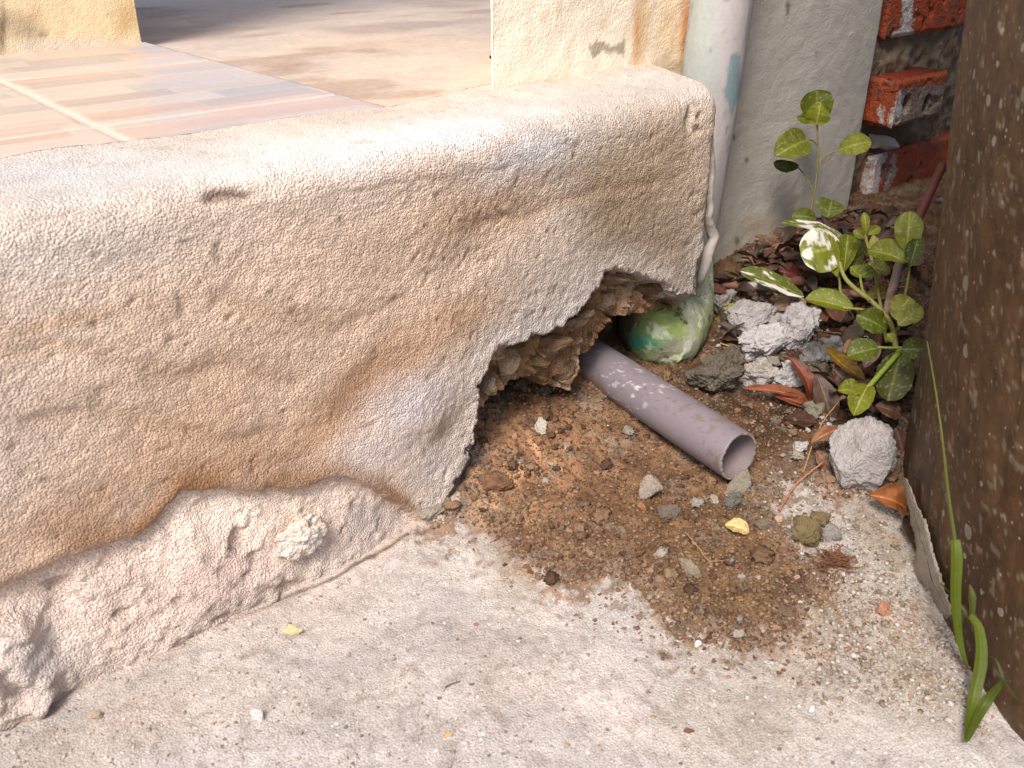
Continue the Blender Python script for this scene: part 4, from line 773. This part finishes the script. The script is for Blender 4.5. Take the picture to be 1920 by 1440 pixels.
chip(1308, 1208, 16, 12, (238, 232, 224), 815, 'white chip at the lower tip of the damp soil', 'chip', 30)
chip(1365, 1270, 12, 9, (180, 136, 120), 816, 'small reddish chip below the damp soil', 'chip')
chip(893, 1172, 10, 9, (176, 126, 96), 817, 'small orange chip alone on the pale concrete', 'chip')
chip(1523, 1330, 12, 12, (240, 234, 226), 818, 'white chip on the gritty concrete at lower right', 'chip', 60)
chip(1495, 1083, 12, 9, (200, 160, 148), 819, 'small pink chip left of the fibre tuft', 'chip')
chip(1619, 634, 20, 10, (238, 234, 226), 820, 'bright white chip lying under the green leaves', 'chip')
chip(1210, 1056, 8, 16, (170, 120, 86), 821, 'thin orange chip on the soil left of the splinter', 'chip', 20)
chip(1292, 1370, 18, 14, (136, 98, 76), 822, 'torn brown chip near the bottom edge', 'chip')

# ---------------------------------------------------------------- leaves, plants
def norm(v): v = np.asarray(v, float); return v/np.linalg.norm(v)
def leafgeo(p0, p1, wd, n=None, arch=0.1, fold=0.12, round_=0.6, wav=0.03, seed=0, curl=0.0, twist=0.0, nu=30, nv=18, peak=0.55):
    p0 = np.asarray(p0, float); p1 = np.asarray(p1, float); ax_ = p1-p0; L = np.linalg.norm(ax_); a = ax_/L
    n = norm(n); n = norm(n-a*(n@a)); sd_ = np.cross(a, n)
    u = np.linspace(0, 1, nu+1)[:, None]; v = np.linspace(-1, 1, nv+1)[None]
    k = math.log(0.5)/math.log(peak); uu = u**k
    prof = np.clip(np.sin(PI*np.clip(uu, 0, 1)), 0, 1)**round_
    hw = wd/2*prof*(1+0.04*vn(u*9+seed, 0, 0, seed))
    tw = twist*(u-0.3)
    edge = wav*wd*vn(u*7+seed, v*1.5, 0, seed+3)*np.abs(v)
    ang = curl*np.abs(v)*1.0
    lat = v*hw; hgt = fold*np.abs(v)*hw*2*np.cos(ang) + edge + curl*hw*v*v*1.2
    veins = 0.02*wd*np.abs(np.sin((u*7-np.abs(v)*1.2)*PI))*prof
    hgt = hgt+arch*L*np.sin(PI*u)*1.0-veins*0.6
    La = lat*np.cos(tw)-hgt*np.sin(tw)*0; Hh = hgt+lat*np.sin(tw)
    P = p0+a*(L*u+0*v)[..., None]+sd_*(lat*np.cos(tw)+0*hgt)[..., None]+n*(Hh)[..., None]
    U_ = (u+0*v).ravel(); V_ = (v+0*u).ravel()
    return P.reshape(-1, 3), gridfaces(nu+1, nv+1), U_, V_
def leafcol(U_, V_, P, c, seed, paint=0.0, edgec=None):
    g = np.broadcast_to(lin(*c)*[.84, .72, .46], (len(P), 3)).copy()
    g *= (1+0.22*fbm(U_*4+seed, V_*2, 0, 3, seed))[:, None]
    rib = np.exp(-(V_/0.06)**2)[:, None]*.5; g = g*(1-rib)+lin(min(c[0]+55, 255), min(c[1]+45, 255), c[2]+30)*rib
    vv = np.exp(-((np.abs(((U_*7-np.abs(V_)*1.6) % 1)-0.5))/0.07)**2)[:, None]*.22; g = g*(1-vv)+lin(min(c[0]+45, 255), min(c[1]+40, 255), c[2]+20)*vv
    sp = sm(0.62, 0.8, vn(U_*34+seed, V_*15, 0, seed+1)+.25*vn(U_*5, V_*3, seed, 2))[:, None]*.28; g = g*(1-sp)+lin(206, 204, 176)*sp
    if paint:
        m = sm(0, 0.10, fbm(U_*3.2+seed, V_*1.7, 0, 6, seed+2, .6)+paint-0.5)[:, None]*.92; g = g*(1-m)+lin(232, 228, 216)*m
    return g
def toward(p, cw=0.6, uw=0.6, side=0.0): return norm(norm(CAM-np.asarray(p))*cw+np.array([0, 0, 1])*uw+RIGHT*side)
G1 = (112, 126, 38); G2 = (88, 106, 30); G3 = (130, 142, 52); G4 = (66, 80, 26)
def pleaf(parent, b, t, wpx, d0, d1=None, c=G1, cw=.6, uw=.5, side=0., paint=0., seed=0, label=None, **k):
    rr_k = np.random.RandomState(seed+40); k.setdefault('arch', rr_k.uniform(.03, .16)); k.setdefault('twist', rr_k.uniform(-.5, .5)); k.setdefault('curl', rr_k.uniform(-.15, .35)); k.setdefault('wav', .06)
    d1 = d1 or d0; p0 = Rd(b[0], b[1], d0); p1 = Rd(t[0], t[1], d1); w_ = 1.16*wpx*(d0+d1)/2/F
    P, f, U_, V_ = leafgeo(p0, p1, w_, toward((p0+p1)/2, cw, uw, side), seed=seed, **k)
    o = mesh('leaf', P, f, m_leaf, parent, col=leafcol(U_, V_, P, c, seed, paint)*1.08); 
    if label: o['label'] = label
    return o
def pstem(parent, pts, r0, r1, c=(120, 112, 50), name='stem', m=None):
    P = [Rd(a, b, d) for a, b, d in pts]; R_ = np.linspace(r0, r1, len(P)); V, f, t, q = tube(P, R_, 10, ss=6, wob=0.0002)
    return mesh(name, V, f, m or m_stem, parent, col=np.broadcast_to(lin(*c), (len(V), 3))*(1+.15*fbm(V[:, 0]*90, V[:, 1]*90, V[:, 2]*90, 3, 5))[:, None])
# 1. tall thin seedling against the plastered wall
s1_ = root('seedling', Rd(1522, 430, 0.99), 'tall thin seedling with small round leaves against the grey plastered wall', 'plant')
pstem(s1_, [(1508, 470, .98), (1520, 398, .99), (1530, 340, 1.0), (1534, 290, 1.0), (1532, 235, 1.0)], .0013, .0009, (112, 104, 52))
pstem(s1_, [(1536, 306, 1.0), (1550, 290, .995), (1575, 281, .99)], .0008, .0007, (150, 130, 66))
pstem(s1_, [(1532, 272, 1.0), (1524, 264, .998), (1512, 263, .995)], .0008, .0007, (110, 104, 50))
pstem(s1_, [(1523, 354, .995), (1510, 330, 1.0), (1495, 312, 1.005)], .0008, .0007, (110, 104, 50))
pleaf(s1_, (1533, 236), (1531, 168), 52, 1.0, .985, G2, seed=1, round_=.4, fold=.1, cw=1, uw=.1, peak=.68)
pleaf(s1_, (1530, 234), (1540, 190), 38, .995, .985, G3, seed=2, round_=.5, fold=.12, cw=1, uw=.1, peak=.4)
pleaf(s1_, (1526, 226), (1494, 220), 16, .997, .985, G1, seed=3, round_=.6, cw=1, uw=.1)
pleaf(s1_, (1514, 263), (1453, 293), 52, .995, .975, G1, seed=4, round_=.45, cw=1, uw=.2, fold=.1)
pleaf(s1_, (1572, 282), (1634, 266), 36, .99, .98, G3, seed=5, round_=.5, cw=.9, uw=.3)
pleaf(s1_, (1498, 312), (1450, 304), 22, 1.0, 1.0, G4, seed=6, round_=.5, cw=.7, uw=-.3)
# 2. paint splashed plant in the middle
s2_ = root('paint_splashed_plant', Rd(1590, 560, .93), 'leafy weed with white paint splashed leaves below the seedling', 'plant')
pstem(s2_, [(1588, 600, .93), (1578, 560, .935), (1573, 520, .94), (1566, 480, .945), (1560, 440, .95)], .0017, .001, (128, 128, 62))
pleaf(s2_, (1592, 452), (1464, 418), 40, .945, .925, G1, seed=11, round_=.55, paint=.55, cw=.35, uw=.9, arch=.05, fold=.05)
pleaf(s2_, (1552, 408), (1560, 376), 46, .955, .965, G2, seed=12, round_=.4, cw=.9, uw=.3)
pleaf(s2_, (1530, 410), (1484, 405), 26, .955, .955, G2, seed=13, round_=.5, cw=.9, uw=.3)
pleaf(s2_, (1576, 462), (1502, 478), 74, .925, .915, (124, 140, 44), seed=14, round_=.38, paint=.58, cw=1, uw=.1, fold=.06, label='round leaf mostly coated in white paint')
pleaf(s2_, (1570, 520), (1546, 436), 26, .92, .925, G3, seed=15, cw=.9, uw=.2, fold=.25)
pleaf(s2_, (1582, 510), (1590, 440), 34, .925, .935, G1, seed=16, cw=.9, uw=.2, fold=.3)
pleaf(s2_, (1600, 500), (1608, 450), 30, .93, .94, G2, seed=17, cw=.8, uw=.2, fold=.2)
pleaf(s2_, (1508, 556), (1388, 508), 40, .915, .91, (94, 108, 36), seed=18, round_=.5, paint=.40, cw=.55, uw=.8, arch=.03, fold=.05, label='long dark leaf splashed white, reaching left over the rubble')
# 3. main branching weed by the jar
s3_ = root('branching_weed', Rd(1690, 650, .80), 'branching green weed growing between the rubble and the brown jar', 'plant')
pstem(s3_, [(1680, 655, .80), (1672, 610, .81), (1640, 570, .82), (1608, 545, .83), (1584, 520, .84), (1574, 492, .85)], .0026, .0016, (140, 134, 70))
pstem(s3_, [(1690, 655, .80), (1660, 690, .79), (1632, 722, .785), (1610, 745, .785)], .0024, .002, (130, 148, 58))
pstem(s3_, [(1630, 565, .82), (1618, 545, .83), (1612, 515, .84)], .0016, .001, (132, 130, 60))
pstem(s3_, [(1684, 620, .80), (1696, 560, .80), (1706, 500, .80), (1700, 480, .80)], .0016, .001, (96, 100, 40))
pstem(s3_, [(1675, 615, .80), (1640, 585, .81), (1580, 577, .815)], .001, .001, (140, 140, 60))
pstem(s3_, [(1690, 652, .79), (1665, 652, .785), (1645, 651, .785)], .0012, .001, (140, 146, 70))
pleaf(s3_, (1600, 580), (1510, 560), 42, .815, .83, G1, seed=21, round_=.5, cw=.6, uw=.7, arch=.04)
pleaf(s3_, (1702, 492), (1628, 470), 46, .80, .82, G1, seed=22, round_=.5, cw=.6, uw=.7, arch=.08)
pleaf(s3_, (1700, 470), (1706, 396), 44, .80, .80, G1, seed=23, round_=.5, cw=.8, uw=.3)
pleaf(s3_, (1706, 500), (1722, 446), 30, .79, .79, G4, seed=24, cw=.8, uw=.2)
pleaf(s3_, (1680, 600), (1706, 556), 44, .78, .78, (120, 132, 56), seed=25, round_=.45, cw=.8, uw=.4)
pleaf(s3_, (1684, 610), (1728, 575), 34, .775, .775, (122, 132, 64), seed=26, round_=.5, cw=.7, uw=.5)
pleaf(s3_, (1662, 618), (1606, 590), 40, .80, .80, G2, seed=27, round_=.45, cw=.8, uw=.3)
pleaf(s3_, (1648, 652), (1588, 668), 44, .785, .785, G2, seed=28, round_=.45, cw=.8, uw=.4)
pleaf(s3_, (1620, 735), (1570, 732), 30, .785, .78, G1, seed=29, round_=.6, cw=.6, uw=.6, fold=.3)
pleaf(s3_, (1628, 722), (1600, 780), 40, .785, .775, G3, seed=30, round_=.5, cw=.7, uw=.5, fold=.35, label='folded pale green leaf hanging towards the largest mortar lump')
pleaf(s3_, (1690, 655), (1732, 655), 36, .765, .755, G4, seed=31, round_=.5, cw=.9, uw=.2)
pleaf(s3_, (1690, 660), (1664, 752), 58, .80, .79, (78, 88, 30), seed=32, round_=.45, cw=.9, uw=.1, fold=.08)
pleaf(s3_, (1612, 520), (1640, 505), 30, .84, .84, G2, seed=33, cw=.6, uw=.6)
pleaf(s3_, (1612, 520), (1594, 500), 22, .84, .84, G1, seed=34, cw=.6, uw=.6)
pleaf(s3_, (1676, 640), (1662, 626), 16, .79, .79, G3, seed=35, cw=.8, uw=.3)
pleaf(s3_, (1620, 500), (1670, 510), 34, .86, .86, (104, 108, 62), seed=36, cw=.6, uw=.6)
pstem(s3_, [(1662, 640, .82), (1640, 510, .87), (1622, 440, .90), (1628, 420, .90)], .0016, .001, (140, 134, 66))
pleaf(s3_, (1625, 438), (1620, 398), 14, .90, .90, G3, seed=37, cw=.8, uw=.2)
pleaf(s3_, (1626, 440), (1650, 426), 16, .90, .90, G3, seed=38, cw=.8, uw=.2)
pleaf(s3_, (1622, 446), (1600, 432), 16, .90, .90, G1, seed=39, cw=.8, uw=.2)
pleaf(s3_, (1638, 440), (1640, 480), 18, .88, .88, (150, 158, 96), seed=40, cw=.8, uw=.2)
# low leaf by the pipe foot
s4_ = root('low_sprout', Rd(1345, 600, .97), 'short sprout of one yellow green leaf beside the vertical pipe foot', 'plant')
pleaf(s4_, (1344, 606), (1388, 572), 26, .955, .95, (146, 146, 40), seed=51, cw=.6, uw=.6)
pleaf(s4_, (1380, 610), (1404, 600), 16, .95, .95, (120, 126, 40), seed=52, cw=.6, uw=.6)
def hit(a, b):
    r_ = rays(a, b); t = np.linspace(.3, 1.2, 1200); P = CAM+r_[None]*t[:, None]; Rz = 0.534+0.030*sm(-0.05, 0.5, P[:, 2])
    k = ((P[:, 0]-jc[0])**2+(P[:, 1]-jc[1])**2 < (Rz+.004)**2) | (P[:, 2] < 0.002); return t[np.argmax(k)]
# grass at the jar foot
gr = root('grass_tuft', Wg(1820, 1300), 'bright green grass blades leaning on the foot of the brown jar', 'grass tuft')
def blade(pts, w_, d, c=(124, 140, 40), name='blade'):
    P = np.array([Rd(a, b, min(dd, hit(a, b)-.006)) for (a, b, dd, _) in pts]); W_ = np.array([q[3] for q in pts])*d/F
    n = len(P); t = np.linspace(0, n-1, 40); cr = []
    V_, f, tt, q = tube(P, np.ones(n), 4, ss=8); q = np.array(q); ww = np.interp(np.linspace(0, 1, len(q)), np.linspace(0, 1, n), W_)
    T = np.gradient(q, axis=0); T /= np.linalg.norm(T, axis=1)[:, None]; V = []
    for i in range(len(q)):
        nn = toward(q[i], .9, .2, .3); s = norm(np.cross(T[i], nn)); nn = np.cross(s, T[i])
        for k in np.linspace(-1, 1, 7): V.append(q[i]+s*k*ww[i]/2+nn*(abs(k)*ww[i]*0.22))
    V = np.array(V); kk = np.tile(np.linspace(-1, 1, 7), len(q)); cc_ = np.broadcast_to(lin(*c)*.52, (len(V), 3))*(1+.10*np.cos(kk*9))[:, None]*(1+.15*fbm(V[:, 0]*60, V[:, 1]*60, V[:, 2]*60, 2, 3))[:, None]
    return mesh(name, V, gridfaces(len(q), 7), m_leaf, gr, col=cc_)
dg = float((Wg(1800, 1250)-CAM)@FWD)
blade([(1815, 1255, dg, 4), (1798, 1200, dg-.01, 14), (1790, 1120, dg-.02, 20), (1792, 1050, dg-.03, 21), (1790, 1012, dg-.03, 16)], 20, dg)
blade([(1790, 1014, dg-.03, 7), (1778, 930, dg-.03, 6), (1766, 820, dg-.03, 4), (1752, 720, dg-.02, 3), (1738, 640, dg-.01, 2)], 6, dg, (118, 124, 40))
blade([(1810, 1392, dg-.03, 6), (1822, 1320, dg-.03, 20), (1838, 1240, dg-.03, 22), (1834, 1180, dg-.03, 18), (1818, 1154, dg-.03, 10)], 20, dg, (118, 134, 38))
blade([(1812, 1388, dg-.02, 8), (1845, 1320, dg-.02, 20), (1884, 1272, dg-.02, 8)], 18, dg, (110, 124, 40))
blade([(1822, 1165, dg-.01, 8), (1822, 1120, dg-.01, 14), (1818, 1096, dg-.01, 2)], 10, dg, (96, 104, 36))
blade([(1820, 1168, dg-.01, 8), (1800, 1135, dg-.01, 6), (1764, 1094, dg-.01, 3)], 6, dg, (104, 108, 40))
blade([(1880, 1274, dg, 6), (1868, 1240, dg, 5), (1852, 1230, dg, 2)], 5, dg, (96, 100, 44))
blade([(1880, 1274, dg, 5), (1905, 1310, dg, 4), (1925, 1325, dg, 2)], 5, dg, (90, 92, 44))

# dry leaves
DG = 'dry fallen leaves in the litter'
def dleaf(b, t, wpx, c, seed, label, lift=0.004, cw=.3, uw=1, dd=0, **k):
    p0 = Wg(*b)+[0, 0, lift]; p1 = Wg(*t)+[0, 0, lift]; d_ = float((p0-CAM)@FWD)
    if dd: p0 = Rd(b[0], b[1], dd); p1 = Rd(t[0], t[1], dd); d_ = dd
    a = dict(arch=.10, fold=.18, wav=.10, round_=.6); a.update(k)
    P, f, U_, V_ = leafgeo(p0, p1, wpx*d_/F, toward(p0, cw, uw), seed=seed, **a)
    g = np.broadcast_to((lin(*c)*.46+lin(c[1]+18, c[1]+4, c[2])*.10), (len(P), 3))*(1+.35*fbm(U_*5+seed, V_*3, 0, 4, seed))[:, None]
    rb = np.exp(-(V_/.07)**2)[:, None]*.4; g = g*(1-rb)+lin(min(c[0]+40, 255), min(255, c[1]+36), c[2]+30)*rb
    dk = sm(.2, .5, fbm(U_*6+seed, V_*4, 3, 4, seed+8))[:, None]*.55; g = g*(1-dk)+lin(70, 46, 36)*dk
    o = mesh('dry_leaf', P, f, m_dry, col=g, loc=p0); o['category'] = 'leaf'; o['label'] = label; o['group'] = DG; return o
dleaf((1478, 668), (1520, 760), 34, (150, 66, 36), 61, 'long red brown leaf curving down beside the pale rubble', arch=.18, fold=.3, dd=.86)
dleaf((1392, 728), (1522, 752), 20, (186, 104, 72), 62, 'narrow curled pinkish brown leaf edge below the pale rubble', cw=.8, uw=.6, fold=.5, dd=.855)
dleaf((1452, 742), (1518, 764), 24, (176, 88, 52), 63, 'folded orange brown leaf under the narrow curled one', cw=.8, uw=.5, fold=.4, dd=.85)
dleaf((1545, 648), (1622, 712), 26, (156, 118, 34), 64, 'mustard yellow curled leaf below the green weed', fold=.5, dd=.83, cw=.7, uw=.5, arch=-.12)
dleaf((1448, 506), (1500, 520), 36, (128, 50, 30), 65, 'dark red leaf behind the white splashed long leaf', cw=.9, uw=.4, dd=.985)
dleaf((1482, 524), (1530, 500), 26, (112, 58, 38), 66, 'brown leaf standing beside the dark red one near the wall', cw=.9, uw=.4, dd=.99)
dleaf((1448, 578), (1512, 566), 36, (176, 140, 118), 67, 'pale pinkish tan leaf between the two upper mortar lumps', cw=.8, uw=.5, dd=.93, fold=.1)
dleaf((1520, 832), (1572, 805), 26, (182, 118, 80), 68, 'orange tan leaf propped left of the largest mortar lump', cw=.6, uw=.6, dd=.775, fold=.4)
dleaf((1530, 845), (1556, 880), 30, (150, 104, 78), 69, 'brown leaf hanging below the orange tan one', cw=.8, uw=.4, dd=.77, fold=.2)
dleaf((1628, 928), (1706, 960), 58, (196, 112, 56), 70, 'curled glossy brown leaf below the largest mortar lump', cw=.7, uw=.5, dd=.722, fold=.5, arch=.2)
dleaf((1660, 970), (1702, 935), 30, (166, 92, 46), 71, 'rolled orange brown leaf tucked against the jar foot', cw=.8, uw=.4, dd=.735, fold=.5, arch=.15)
dleaf((1680, 800), (1700, 880), 42, (120, 78, 60), 72, 'dull brown leaf squeezed between the largest lump and the jar', cw=.9, uw=.2, dd=.79)
dleaf((1616, 556), (1684, 548), 30, (150, 122, 50), 73, 'yellow brown leaf behind the branching weed stem', cw=.8, uw=.4, dd=.86)
dleaf((1580, 660), (1612, 650), 34, (176, 108, 78), 74, 'pinkish brown leaf under the notched green leaf', cw=.8, uw=.5, dd=.84)
dleaf((1620, 690), (1646, 640), 30, (158, 130, 118), 75, 'grey pink leaf standing behind the weed stem', cw=.9, uw=.3, dd=.825)
dleaf((1470, 790), (1530, 800), 46, (92, 52, 36), 76, 'dark wet leaf flattened right of the loose pipe', fold=.05, arch=.03)
dleaf((1530, 700), (1560, 790), 44, (112, 84, 68), 77, 'broad dull leaf leaning beside the brown nut', cw=.8, uw=.5, dd=.835)
dleaf((1560, 690), (1600, 740), 40, (120, 82, 72), 78, 'dusky purple brown leaf above the folded green one', cw=.7, uw=.6, dd=.84)
dleaf((1640, 760), (1690, 780), 40, (128, 88, 62), 79, 'tan leaf lying above the largest lump near the jar', cw=.7, uw=.6, dd=.80)
dleaf((1600, 420), (1660, 430), 26, (110, 70, 50), 80, 'brown leaf at the foot of the bare bricks', cw=.8, uw=.5, dd=1.02)
dleaf((1640, 450), (1700, 440), 24, (96, 62, 44), 81, 'dark brown leaf under the bricks nearest the jar', cw=.8, uw=.5, dd=.97)
dleaf((1358, 990), (1404, 1004), 34, (250, 215, 140), 82, 'small yellow leaf scrap on the dark soil', lift=.003, fold=.15, arch=.12, cw=.5)
dleaf((1270, 838), (1346, 885), 26, (178, 146, 130), 83, 'pinkish shell shaped leaf scrap poking from under the loose pipe', fold=.2, lift=.002, cw=.6, uw=.8)
dleaf((1600, 600), (1560, 575), 40, (84, 60, 46), 84, 'dark leaf in the litter behind the green spoon shaped leaf', cw=.6, uw=.8)
dleaf((1700, 720), (1660, 700), 40, (76, 54, 40), 85, 'dark leaf in the shade beside the jar', cw=.6, uw=.8)
dleaf((1395, 640), (1350, 640), 30, (104, 66, 50), 86, 'reddish brown scrap left of the pale rubble', cw=.6, uw=.8)
# leaf litter that nobody could count
rs = np.random.RandomState(77); LV = []; LF = []; LC = []; off = 0
lp = [(1350, 600), (1370, 520), (1480, 460), (1620, 390), (1700, 480), (1690, 780), (1600, 790), (1480, 760), (1340, 690)]; k = 0
pal = [(112, 72, 52), (100, 74, 56), (80, 60, 48), (128, 98, 74), (126, 76, 52), (92, 76, 62), (106, 94, 74), (70, 54, 44)]
while k < 360:
    a_, b_ = rs.uniform(1340, 1740), rs.uniform(385, 830)
    if sdpoly(np.array([a_]), np.array([b_]), lp)[0] < 0: continue
    if min(np.hypot(a_-q_[0], b_-q_[1]) for q_ in [(1410, 590), (1496, 612), (1440, 642), (1428, 702), (1484, 706), (1350, 702), (1538, 480), (1456, 606), (1530, 668)]) < 46: continue
    k += 1; p = Wg(a_, b_)+[0, 0, rs.uniform(.001, .014)]; an_ = rs.rand()*2*PI; L_ = rs.uniform(.008, .036)
    P, f, U_, V_ = leafgeo(p, p+np.array([math.cos(an_), math.sin(an_), rs.uniform(-.15, .5)])*L_, L_*rs.uniform(.25, .6), [rs.normal()*.4, rs.normal()*.4, 1], arch=rs.uniform(-.1, .25), fold=rs.uniform(.05, .5), wav=.15, seed=k, nu=10, nv=6)
    c_ = lin(*pal[rs.randint(len(pal))])*.75*rs.uniform(.6, 1.2)
    LV.append(P); LF.append(f+off); LC.append(c_*(1+.4*fbm(U_*4+k, V_*3, 0, 3, k))[:, None]); off += len(P)
tag(mesh('leaf_litter', np.concatenate(LV), np.concatenate(LF), m_dry, col=np.concatenate(LC)), 'torn brown leaf litter filling the corner under the weeds', 'litter', None, 'stuff')
dleaf((1698, 975), (1722, 1040), 34, (84, 60, 44), 87, 'dark leaf in the gap between the gritty concrete and the flake', cw=.7, uw=.5)
# twigs, rods
def stick(name, pts, r0, r1, c, label, cat, wob=.0003, paint=None):
    P = [Rd(a, b, d) for a, b, d in pts]; V, f, t, q = tube(P, np.linspace(r0, r1, len(P)), 14, ss=10, wob=wob)
    cc_ = np.broadcast_to(lin(*c), (len(V), 3))*(1+.25*fbm(V[:, 0]*80, V[:, 1]*80, V[:, 2]*80, 3, 9))[:, None]
    if paint: m = sm(.0, .2, fbm(V[:, 0]*paint[1], V[:, 1]*paint[1], V[:, 2]*paint[1], 3, 19))[:, None]*.85; cc_ = cc_*(1-m)+lin(*paint[0])*m
    n = len(q); V = np.concatenate([V, [q[0], q[-1]]]); cc_ = np.concatenate([cc_, cc_[:1], cc_[-1:]]); a = np.arange(14); b = (a+1) % 14
    cap = np.concatenate([np.stack([a, b, np.full(14, n*14)], -1), np.stack([b+(n-1)*14, a+(n-1)*14, np.full(14, n*14+1)], -1)])
    return tag(mesh(name, V, [f, cap], m_paintpipe, col=cc_, loc=P[0]), label, cat)
stick('rod', [(1325, 534, .985), (1420, 536, .975), (1530, 545, .96), (1660, 556, .93)], .0045, .004, (116, 82, 66), 'thin brown rod lying along the foot of the grey plastered wall', 'rod', paint=((176, 168, 158), 60))
stick('stick', [(1768, 310, .86), (1735, 380, .85), (1692, 480, .84), (1662, 590, .84), (1640, 680, .85)], .0042, .0042, (96, 54, 46), 'leaning red stick flecked with white paint beside the jar', 'stick', paint=((150, 134, 124), 40))
def fine(pts, r, c, label): 
    P = [Wg(a, b)+[0, 0, h] for a, b, h in pts]; V, f, t, q = tube(P, np.linspace(r, r*.5, len(P)), 6, ss=8, wob=.0004)
    return tag(mesh('rootlet', V, f, m_fibre, col=const(len(V), lin(*c)), loc=P[0]), label, 'root')
fine([(1460, 962, .002), (1490, 918, .004), (1540, 885, .010)], .0011, (168, 116, 84), 'pinkish bent rootlet crossing the white grit by the largest lump')
fine([(1350, 650, .004), (1375, 668, .008), (1402, 690, .006)], .0007, (178, 134, 80), 'straw coloured hair root near the damp lump')
fine([(1505, 890, .002), (1530, 840, .02), (1570, 800, .03)], .0007, (170, 124, 86), 'thin arching rootlet above the white grit')
fine([(1285, 1000, .001), (1310, 1035, .003), (1330, 1055, .002), (1370, 1052, .001)], .0005, (170, 130, 90), 'curly hair root on the dark soil')
fine([(835, 1290, .001), (862, 1280, .001), (852, 1283, .001)], .0006, (100, 84, 70), 'short dark hair on the pale concrete')
# fibre tuft
rs = np.random.RandomState(5); fV = []; fF = []; off = 0; fc0 = Wg(1562, 1062)
for k in range(190):
    a = rs.rand()*2*PI; L_ = rs.uniform(.004, .011); c0 = fc0+np.array([rs.normal()*.005, rs.normal()*.004, .001+rs.rand()*.004]); dv = np.array([math.cos(a), math.sin(a), rs.uniform(-.2, .4)])*L_
    V, f, t, q = tube([c0, c0+dv*.5+rs.normal(size=3)*.0018, c0+dv+rs.normal(size=3)*.002], [.0005, .0004, .0003], 5, ss=4); fV.append(V); fF.append(f+off); off += len(V)
tag(mesh('fibre_tuft', np.concatenate(fV), np.concatenate(fF), m_fibre, col=const(off, lin(112, 76, 56)), loc=fc0), 'reddish brown tuft of coir fibre at the right edge of the soil', 'fibre')
# upright plaster flake leaning on the jar foot
fl = [(1692, 892), (1702, 900), (1716, 935), (1740, 985), (1752, 1040), (1768, 1090), (1786, 1150), (1776, 1158), (1758, 1142), (1744, 1110), (1716, 1076), (1714, 1045), (1720, 1028), (1712, 990), (1704, 950)]
rng = np.array(fl, float); q = []
for i in range(len(rng)):
    a, b = rng[i], rng[(i+1) % len(rng)]; n = max(2, int(np.hypot(*(b-a))/4)); q += [a+(b-a)*k/n for k in range(n)]
q = np.array(q)+2.0*np.random.RandomState(2).normal(size=(len(q), 2))*.5
hd = np.array([hit(a, b) for a, b in q]); A_ = np.stack([q[:, 0], q[:, 1], np.ones(len(q))], -1); sol = np.linalg.lstsq(A_, 1/hd, rcond=None)[0]
sol[2] += max(0, float((1/hd-A_@sol).max()))*0.75
def fd(a, b): return 1/(a*sol[0]+b*sol[1]+sol[2])
Wf = np.array([Rd(a, b, fd(a, b)) for a, b in q]); rings = []; cen = Wf.mean(0); nrm_ = toward(cen, 1, 0.3); n = len(Wf)
mid = np.array([Rd(float(np.interp(b, [892, 1000, 1090, 1158], [1694, 1724, 1748, 1780])), b, fd(float(np.interp(b, [892, 1000, 1090, 1158], [1694, 1724, 1748, 1780])), b)) for a, b in q])
layers = [Wf-nrm_*.005, Wf, mid+(Wf-mid)*.6+nrm_*.0012, mid+(Wf-mid)*.02+nrm_*.0016]; V = np.concatenate(layers)
V = V+.0007*np.stack([fbm(V[:, 0]*160, V[:, 1]*160, V[:, 2]*160, 3, 900+k) for k in range(3)], -1)
a = np.arange(n); b = (a+1) % n; fs = np.concatenate([np.stack([k*n+a, k*n+b, (k+1)*n+b, (k+1)*n+a], -1) for k in range(3)]+[])
cfl = np.broadcast_to(lin(150, 140, 126), (len(V), 3))*(1+.25*fbm(V[:, 0]*70, V[:, 1]*70, V[:, 2]*70, 4, 905))[:, None]
tag(mesh('plaster_flake', V, fs, m_lump, col=cfl, loc=cen), 'long pointed grey plaster flake leaning against the jar foot', 'flake')
# bits in the cavity
rubble('rock', 1010, 690, 120, 46, 91, 'broken brown masonry chunk under the lip of the break', 'rock', (150, 116, 86), (116, 88, 66), None, rough=.5, facets=9, lv=5)
for o in bpy.data.objects:
    if '_o' in o: del o['_o']
